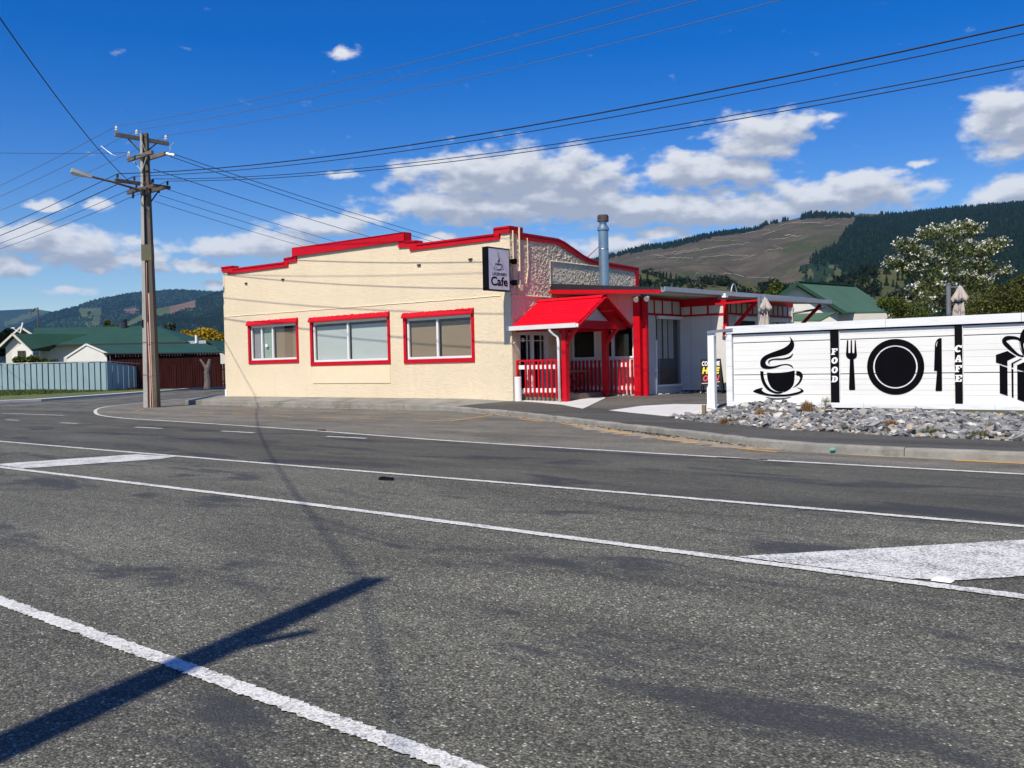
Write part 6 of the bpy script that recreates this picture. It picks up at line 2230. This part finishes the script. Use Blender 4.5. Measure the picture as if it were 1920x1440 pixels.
MB(f_).plate([[(wl + .4, .2), (wr - .2, .2), (wr - .2, wrz - .05), (wa, wz - .2), (wl + .4, wlz - .02)]], lambda u, v, t: (u, 81.2 + t, v), 0, .15).build('wall', M['housecream'], bh, fix=True)
# white bay with a window
ba0, ba1 = ab_of(24, 79.5), ab_of(63, 79.5)
bza = z_of(40, 644, 79.5)
MB(f_).plate([[(ba0, .2), (ba1, .2), (ba1, bza - .75), ((ba0 + ba1) / 2, bza), (ba0, bza - .6)]], lambda u, v, t: (u, 79.5 + t, v), 0, .12).build('bay', M['housewhite'], bh, fix=True)
w0, w1 = ab_of(34.5, 79.4), ab_of(49, 79.4)
wzt, wzb = z_of(42, 657.5, 79.4), z_of(42, 669.5, 79.4)
wn = MB(f_).box(w0, w1, 79.42, 79.48, wzb, wzt).build('window', M['twig'], bh)
for k in (0, 1):
    q0, q1 = w0 + .07 + k * (w1 - w0 - .07) / 2, w0 + (w1 - w0 - .07) / 2 * (k + 1)
    MB(f_).box(q0, q1, 79.40, 79.418, wzb + .06, (wzb + wzt) / 2 - .03).box(q0, q1, 79.40, 79.418, (wzb + wzt) / 2 + .03, wzt - .06).build('pane', M['glassdark'], wn)
MB(f_).tube([(ab_of(76, 82), 82.2, ez0 - .2), (ab_of(72, 82), 82.4, ez0 - .6), (ab_of(68, 82), 82.6, .3)], .06, 6).build('downpipe', M['housewhite'], bh)
cx_, cz_ = ab_of(236.5, 88), z_of(236.5, 600, 88)
chm = MB(f_).lathe([(.28, rz0 - .3), (.28, rz0 + .35), (.20, rz0 + .37), (.20, cz_ - .1), (.27, cz_ - .1), (.27, cz_ + .05)], (cx_, 88), 12).build('chimney', M['roofblack'], bh)
MB(f_).tube([(ab_of(75.5, 90), 90, rz0 - .4), (ab_of(75.5, 90), 90, z_of(75.5, 577, 90)), (ab_of(70, 90), 90, z_of(70, 579, 90)), (ab_of(65, 90), 90, z_of(65, 584, 90))], .07, 6).bar((ab_of(63, 90), 90, z_of(63, 590, 90)), (ab_of(63, 90), 90, z_of(63, 580, 90)), .05, .05).build('aerial_mast', M['twig'], bh)
dsh = MB(f_)
dc = (ab_of(55, 83), 82, z_of(55, 615, 83))
dsh.bar((dc[0] - .10, dc[1], dc[2] - .42), (dc[0] + .14, dc[1], dc[2] + .42), .16, .10).tube([(dc[0] - .1, dc[1], dc[2] - .5), (dc[0] - .75, dc[1], dc[2] - .05)], .025, 5).bar((dc[0] - .9, dc[1], dc[2] - .02), (dc[0] - .6, dc[1], dc[2] - .02), .06, .08).build('satellite_dish', M['white'], bh)

# another roof at the right of the shed
gh = thing('garden_house', tuple(SF(ab_of(410, 84), 84, .3)), 'low dark green roof with white vent pipe seen past the wall corner', 'house')
q0, q1 = ab_of(389, 84), ab_of(470, 84)
MB(f_).hexa([(q0, 84, z_of(389, 637, 84) - .1), (q1, 84, z_of(430, 663, 84) - 1.3), (q1, 90, z_of(430, 663, 84) - 1.3), (q0, 90, z_of(389, 637, 84) - .1)], [(q0, 84, z_of(389, 637, 84)), (q1, 84, z_of(430, 663, 84) - 1.2), (q1, 90, z_of(430, 663, 84) - 1.2), (q0, 90, z_of(389, 637, 84))]).build('roof', M['green_roof'], gh, fix=True)
MB(f_).hexa([(ab_of(352, 84), 83.9, z_of(352, 642, 84) - .2), (q0, 83.9, z_of(389, 641, 84) - .2), (q0, 88, z_of(389, 641, 84) - .2), (ab_of(352, 84), 88, z_of(352, 642, 84) - .2)], [(ab_of(352, 84), 83.9, z_of(352, 640, 84)), (q0, 83.9, z_of(389, 638, 84)), (q0, 88, z_of(389, 638, 84)), (ab_of(352, 84), 88, z_of(352, 640, 84))]).build('roof', M['gutter'], gh, fix=True)
MB(f_).box(ab_of(352, 84), q1, 84.3, 89, .2, 3.2).build('wall', M['housecream'], gh)
MB(f_).tube([(ab_of(370.5, 83.8), 83.8, z_of(370.5, 643, 84)), (ab_of(370.5, 83.8), 83.8, z_of(370.5, 629, 84))], .12, 8).build('vent_pipe', M['white'], gh)

# pollarded stump in front of the dark fence
sx_, sd = 389, 63.5
s_a = ab_of(sx_, sd)
stp = thing('tree_stump', tuple(SF(s_a, sd, .3)), 'pale dead forked tree stump in front of the dark red fence', 'stump')
zt = z_of(sx_, 674, sd)
MB(f_).tube([(s_a, sd, .2), (s_a + .02, sd, .7), (s_a - .02, sd, 1.3), (s_a + .10, sd, 1.75), (s_a + .22, sd, zt)], [.26, .21, .19, .17, .10], 9).build('trunk', M['bark'], stp)
MB(f_).tube([(s_a, sd, 1.45), (s_a - .2, sd, zt - .35), (s_a - .45, sd, zt + .02)], [.13, .10, .06], 7).build('branch', M['bark'], stp)

# greenery on the left
bush([(352, 630, 20, 11, 1, 0), (385, 626, 24, 12, 1.1, 0), (410, 634, 20, 10, 1, 0), (372, 634, 30, 9, 1, -.5)], 104, 4200, .38, M['yellowblossom'], 'bright yellow flowering tree beside the corner of the cafe', name='tree', cat='tree')
bush([(38, 675, 14, 7, 1, 0), (62, 674, 12, 8, 1, 0), (82, 678, 12, 5, .7, 0), (100, 678, 10, 4, .6, 0)], 67.5, 1700, .2, M['leaf3'], 'green shrubs looking over the top of the blue fence', name='shrub', cat='shrub')
bush([(6, 640, 9, 18, 1, 0), (16, 628, 8, 12, .8, 0), (2, 655, 12, 14, 1, 0), (15, 645, 10, 14, 1, 0)], 98, 1800, .42, M['pine'], 'dark pine at the left edge behind the house', name='pine_tree', cat='tree')
bush([(38, 622, 6, 5, 1, 0), (36, 628, 9, 5, 1, 0)], 120, 500, .4, M['pine'], 'small dark tree just left of the satellite dish', name='tree', cat='tree')
bush([(201, 606, 5, 6, 1, 0), (204, 614, 11, 4, 1, 0), (214, 611, 6, 3, .6, 0)], 110, 700, .32, M['leaf3'], 'small green tree top above the ridge of the large house', name='tree', cat='tree')
bush([(315, 618, 10, 10, 1, 0), (322, 612, 6, 9, .8, 0), (306, 625, 12, 8, 1, 0)], 112, 1000, .36, M['leafgrey'], 'grey green tree just right of the utility pole', name='tree', cat='tree')

# ================================================================== UTILITY POLES AND WIRES
PXY = Vector((-35.2, 18.94, 0))
XD, YD = Vector((1, 0, 0)), Vector((0, 1, 0))


def pole_shaft(root, base, H, w0, w1):
    """tapering concrete pole with an open web facing the camera side"""
    fx_, fy_ = E1, E2
    F_ = frame_fn(base, fx_, fy_)
    for s in (-1, 1):
        a0, a1 = (-w0 / 2, -w0 / 2 + w0 * .32) if s < 0 else (w0 / 2 - w0 * .32, w0 / 2)
        b0, b1 = (-w1 / 2, -w1 / 2 + w1 * .32) if s < 0 else (w1 / 2 - w1 * .32, w1 / 2)
        MB(F_).hexa([(a0, -w0 * .36, -.1), (a1, -w0 * .36, -.1), (a1, w0 * .36, -.1), (a0, w0 * .36, -.1)], [(b0, -w1 * .36, H), (b1, -w1 * .36, H), (b1, w1 * .36, H), (b0, w1 * .36, H)]).build('flange', M['polegrey'] if s < 0 else M['polebrown'], root)  # right flange gets a darker brown than the left
    MB(F_).hexa([(-w0 * .179, .0, -.1), (w0 * .179, .0, -.1), (w0 * .179, w0 * .2, -.1), (-w0 * .179, w0 * .2, -.1)], [(-w1 * .179, .0, H - .02), (w1 * .179, .0, H - .02), (w1 * .179, w1 * .2, H - .02), (-w1 * .179, w1 * .2, H - .02)]).build('web', M['poledark'], root)
    return F_


pole = thing('utility_pole', tuple(PXY), 'tall weathered utility pole with four crossarms and street light on the street corner', 'utility pole')
PF = pole_shaft(pole, PXY, 10.9, .55, .27)
PFm = lambda pts: [PF(*p) for p in pts]
MB().tube(PFm([(-.055, -.06, .0), (-.075, -.07, 2.2), (-.06, -.07, 4.2), (-.03, -.06, 6.1)]), .032, 7).build('conduit', M['pvc_o'], pole)
MB().tube(PFm([(-.02, -.10, .0), (.0, -.10, 1.5), (-.045, -.09, 3.4)]), .028, 7).build('conduit', M['pvc_p'], pole)
MB().tube(PFm([(.09, -.10, .0), (.075, -.09, 2.0), (.045, -.08, 4.55)]), .045, 8).build('conduit', M['pvc_p'], pole)
MB().tube(PFm([(.045, -.08, 4.5), (.04, -.07, 6.0), (.03, -.08, 8.2)]), .025, 6).tube(PFm([(.10, -.10, 6.6), (.11, -.09, 7.6), (.06, -.12, 8.3)]), .02, 6).build('cable', M['wire'], pole)
F_ = PF
w6, w5 = .375, .38
MB(F_).hexa([(-.205, -.15, 5.85), (.205, -.15, 5.85), (.205, .15, 5.85), (-.205, .15, 5.85)], [(-.198, -.145, 6.48), (.198, -.145, 6.48), (.198, .145, 6.48), (-.198, .145, 6.48)]).build('sleeve', M['olive'], pole)
for z in (1.3, 2.6):
    MB(F_).box(-.265 + z * .007, .265 - z * .007, -.20, -.19, z, z + .015).build('band', M['greypipe'], pole)
MB(F_).box(-.235, -.185, -.19, -.17, 3.2, 3.5).build('number_plate', M['black'], pole)


def arm(z, dirv, l0, l1, off, m, t=.12):
    MB().bar(PXY + dirv * l0 + off + Vector((0, 0, z)), PXY + dirv * l1 + off + Vector((0, 0, z)), .11, t).build('crossarm', m, pole)


def insulator(p, m, s=1.0):
    mb = MB()
    mb.lathe([(.02 * s, p[2]), (.02 * s, p[2] + .06 * s), (.065 * s, p[2] + .08 * s), (.065 * s, p[2] + .11 * s), (.04 * s, p[2] + .13 * s), (.06 * s, p[2] + .16 * s), (.06 * s, p[2] + .19 * s), (.035 * s, p[2] + .24 * s), (.02 * s, p[2] + .26 * s)], (p[0], p[1]), 9)
    return mb.build('insulator', m, pole)


Z1, Z2, Z3, Z4 = 10.70, 9.97, 8.92, 8.66
front = -E2 * .14
arm(Z1, YD, -1.12, 1.12, XD * -.17, M['armgrey'], .15)
for l in (.6, -.6):
    MB().bar(PXY + YD * l + XD * -.17 + Vector((0, 0, Z1 - .07)), PXY + XD * -.12 + Vector((0, 0, Z1 - .62)), .03, .05).build('brace', M['armgrey'], pole)
arm(Z2, XD, -1.0, .95, YD * -.19, M['armgrey'], .14)
arm(Z2 - .03, XD, -.75, 1.2, YD * .19, M['armgrey'], .14)
MB().bar(PXY + XD * -.55 + YD * -.19 + Vector((0, 0, Z2 - .1)), PXY + YD * -.15 + Vector((0, 0, Z2 - .6)), .03, .04).bar(PXY + XD * .5 + YD * -.19 + Vector((0, 0, Z2 - .1)), PXY + YD * -.15 + Vector((0, 0, Z2 - .6)), .03, .04).build('brace', M['lampgrey'], pole)
arm(Z3, YD, -1.15, 1.15, XD * -.20, M['arm'], .13)
MB().bar(PXY + YD * .75 + XD * -.2 + Vector((0, 0, Z3 - .05)), PXY + YD * .12 + XD * -.05 + Vector((0, 0, Z3 - .85)), .03, .05).build('brace', M['arm'], pole)
arm(Z4, XD, -1.05, 1.05, YD * -.21, M['arm'], .13)
arm(Z4 - .02, XD, -.75, 1.0, YD * .21, M['arm'], .13)
hv = [PXY + YD * l + XD * -.17 + Vector((0, 0, Z1 + .075)) for l in (-1.05, -.22, 1.02)]
for p in hv:
    insulator(p, M['porcelain'])
lv = [PXY + YD * l + XD * -.2 + Vector((0, 0, Z3 + .06)) for l in (-1.05, -.36, .42, 1.05)]
for p in lv:
    insulator(p, M['brownpor'], .8)
s1 = [PXY + XD * l + YD * o_ + Vector((0, 0, Z2 + dz)) for l, o_, dz in ((-.9, -.19, .07),)]
insulator(s1[0], M['porcelain'])
for l, dz in ((.95, .02), (1.15, -.02)):
    MB().tube([PXY + XD * l + YD * .25 + Vector((0, 0, Z2 + dz)), PXY + XD * (l + .28) + YD * .45 + Vector((0, 0, Z2 + dz - .08))], [.05, .05], 8).build('insulator', M['porcelain'], pole)
for l in (-.8, -.35, .35, .8):
    insulator(PXY + XD * l + YD * -.21 + Vector((0, 0, Z4 + .06)), M['brownpor'], .7)
mb = MB()
for l in (-.5, .25, .6):
    mb.bar(PXY + XD * l + YD * -.29 + Vector((0, 0, Z4 - .3)), PXY + XD * l + YD * -.27 + Vector((0, 0, Z4 - .02)), .07, .07)
mb.bar(PXY + YD * .7 + XD * -.3 + Vector((0, 0, Z3 - .25)), PXY + YD * .7 + XD * -.3 + Vector((0, 0, Z3 + .03)), .09, .09)
mb.build('fuse_box', M['brownpor'], pole)
# jumper leads
for q in ([hv[2] + Vector((0, .35, .02)), hv[2] + Vector((.1, .1, -.25)), PXY + XD * .2 + YD * 1.0 + Vector((0, 0, Z2 + .4)), PXY + XD * .9 + YD * .4 + Vector((0, 0, Z2))], [hv[0] + Vector((-1.1, -.1, -.35)), hv[0] + Vector((-.5, .2, -.8)), PXY + XD * -.9 + YD * -.19 + Vector((0, 0, Z2 + .3))], [hv[1] + Vector((.3, 0, .18)), hv[1] + Vector((.2, .1, -.2)), PXY + XD * .1 + Vector((0, 0, Z2 + .1))]):
    MB().tube(smooth_loop([tuple(p) for p in q], 4, False), .012, 5).build('jumper_lead', M['gutter'], pole)
# street light on a long bracket over the road
LA = [PXY + YD * -.2 + Vector((0, 0, Z4 - .05)), PXY + YD * -1.3 + Vector((0, 0, Z4 + .13)), PXY + YD * -2.1 + XD * -.2 + Vector((0, 0, Z4 + .27))]
lt = MB().tube(LA, .045, 8).build('lamp_arm', M['arm'], pole)
d_ = (LA[2] - LA[1]).normalized()
sd_ = d_.cross(Vector((0, 0, 1))).normalized()
ud_ = sd_.cross(d_)
HF = frame_fn(LA[2], d_ * .74, sd_ * .9, ud_ * .9)
MB(HF).hexa([(-.05, -.07, -.07), (.95, -.20, -.03), (.95, .20, -.03), (-.05, .07, -.07)], [(-.05, -.06, .08), (.95, -.12, .14), (.95, .12, .14), (-.05, .06, .08)]).build('lamp_head', M['lampgrey'], pole, fix=True)
MB(HF).hexa([(.32, -.11, -.10), (.86, -.16, -.10), (.86, .16, -.10), (.32, .11, -.10)], [(.28, -.125, -.04), (.92, -.19, -.025), (.92, .19, -.025), (.28, .125, -.04)]).build('lamp_bowl', M['lampglass'], pole, fix=True)

# the second pole, on the near side of the road: only its shadow is in view
HP = 9.0
TIP = Vector((-4.72 + .1994 * HP, 4.07 - .7998 * HP, 0))     # top of the pole, plan position
P2 = TIP + Vector((.80, 0, 0))                               # it leans a little over the road
p2 = thing('utility_pole', tuple(P2), 'nearer utility pole whose long shadow crosses the front of the road', 'utility pole')
F2 = pole_shaft(p2, P2, HP, .30, .17)
for c_ in p2.children:
    for v_ in c_.data.vertices:
        v_.co.x -= .80 * max(v_.co.z, 0) / HP
MB().bar(P2 + Vector((-.56, 0, HP - 1.75)), P2 + Vector((-.40, .02, HP - 1.3)), .06, .08).build('bracket', M['arm'], p2)


def wire(p, q, sag, r, m, label, n=28, group='overhead wires'):
    p, q = Vector(p), Vector(q)
    pts = []
    for i in range(n + 1):
        t = i / n
        a = p.lerp(q, t)
        a.z -= sag * 4 * t * (1 - t)
        pts.append(a)
    return tag(MB().tube(pts, r, 5, False).build('power_line', m), label, 'power line', group)


names3 = ('nearest', 'middle', 'farthest')
for k, p in enumerate(hv):
    top = p + Vector((0, 0, .25))
    wire(top, top + XD * 64 + Vector((0, 0, .2)), 1.75, .009, M['wiregrey'], 'thin wire from the top crossarm rising off the top right, %s of three' % ('left', 'middle', 'right')[k])
    wire(top, top - XD * 60 + Vector((0, 0, -.6)), 1.0, .011, M['wiregrey'], 'thin wire from the top crossarm running off left, %s of three' % ('highest', 'middle', 'lowest')[k])
for k, p in enumerate(lv):
    top = p + Vector((0, 0, .2))
    dd = ray(1925, (45, 62, 112, 123)[k])
    zz = CAMZ + dd.z * top.y / dd.y
    tt = (dd.x * top.y / dd.y - top.x) / 64
    wire(top, top + XD * 64, (top.z - zz) / (4 * tt * (1 - tt)), (.017, .012, .012, .012)[k], M['wire'], ('uppermost and thickest of four dark wires crossing the sky to the right', 'second from the top of four dark wires crossing the sky to the right', 'third from the top of four dark wires crossing the sky to the right', 'lowest of four dark wires crossing the sky to the right')[k])
    wire(top, top - XD * 60 + Vector((0, 0, -.5)), 1.2, (.014, .018, .011, .011)[k], M['wire'], ('uppermost of four dark wires running left from the lower crossarm', 'thick second wire running left from the lower crossarm', 'third wire running left from the lower crossarm', 'lowest of four wires running left from the lower crossarm')[k])
far_ = pt(1100, 505, 80)
for k, (p, dz) in enumerate(((PXY + XD * 1.43 + YD * .45 + Vector((0, 0, Z2 - .06)), .25), (PXY + XD * 1.15 + YD * .42 + Vector((0, 0, Z2 - .10)), 0), (PXY + XD * .25 + YD * .2 + Vector((0, 0, Z2 - .5)), -.6))):
    wire(p, far_ + E1 * (.9 - .9 * k) + Vector((0, 0, dz - .8)), .5, .014, M['wire'], 'wire falling behind the parapet from the second crossarm, %s of three' % ('upper', 'middle', 'lower')[k])
for k, l in enumerate((1.0, .55, .2)):
    p = PXY + XD * l + YD * .25 + Vector((0, 0, Z4 - .05 - .2 * k))
    wire(p, far_ + E1 * (.6 - .6 * k) + Vector((0, 0, -2.9 - .3 * k)), .55, .010, M['wire'], 'thin wire falling behind the parapet from the lowest crossarm, %s of three' % ('upper', 'middle', 'lower')[k])
wire(PXY + XD * -.9 + YD * -.19 + Vector((0, 0, Z2 + .28)), pt(-420, 262, 48), .25, .009, M['wire'], 'single level thin wire running left from the second crossarm')
T2 = TIP + Vector((0, 0, HP - .15))
T1 = PXY + YD * -.6 + XD * -.2 + Vector((0, 0, Z3 + .05))
wire(T1, T2, .85, .014, M['wire'], 'thick black cable slanting down the left sky to the street corner pole', 60)
wire(T2, T2 + Vector((24, -17, -.3)), .5, .011, M['wire'], 'black cable passing over the viewer to the nearer pole')
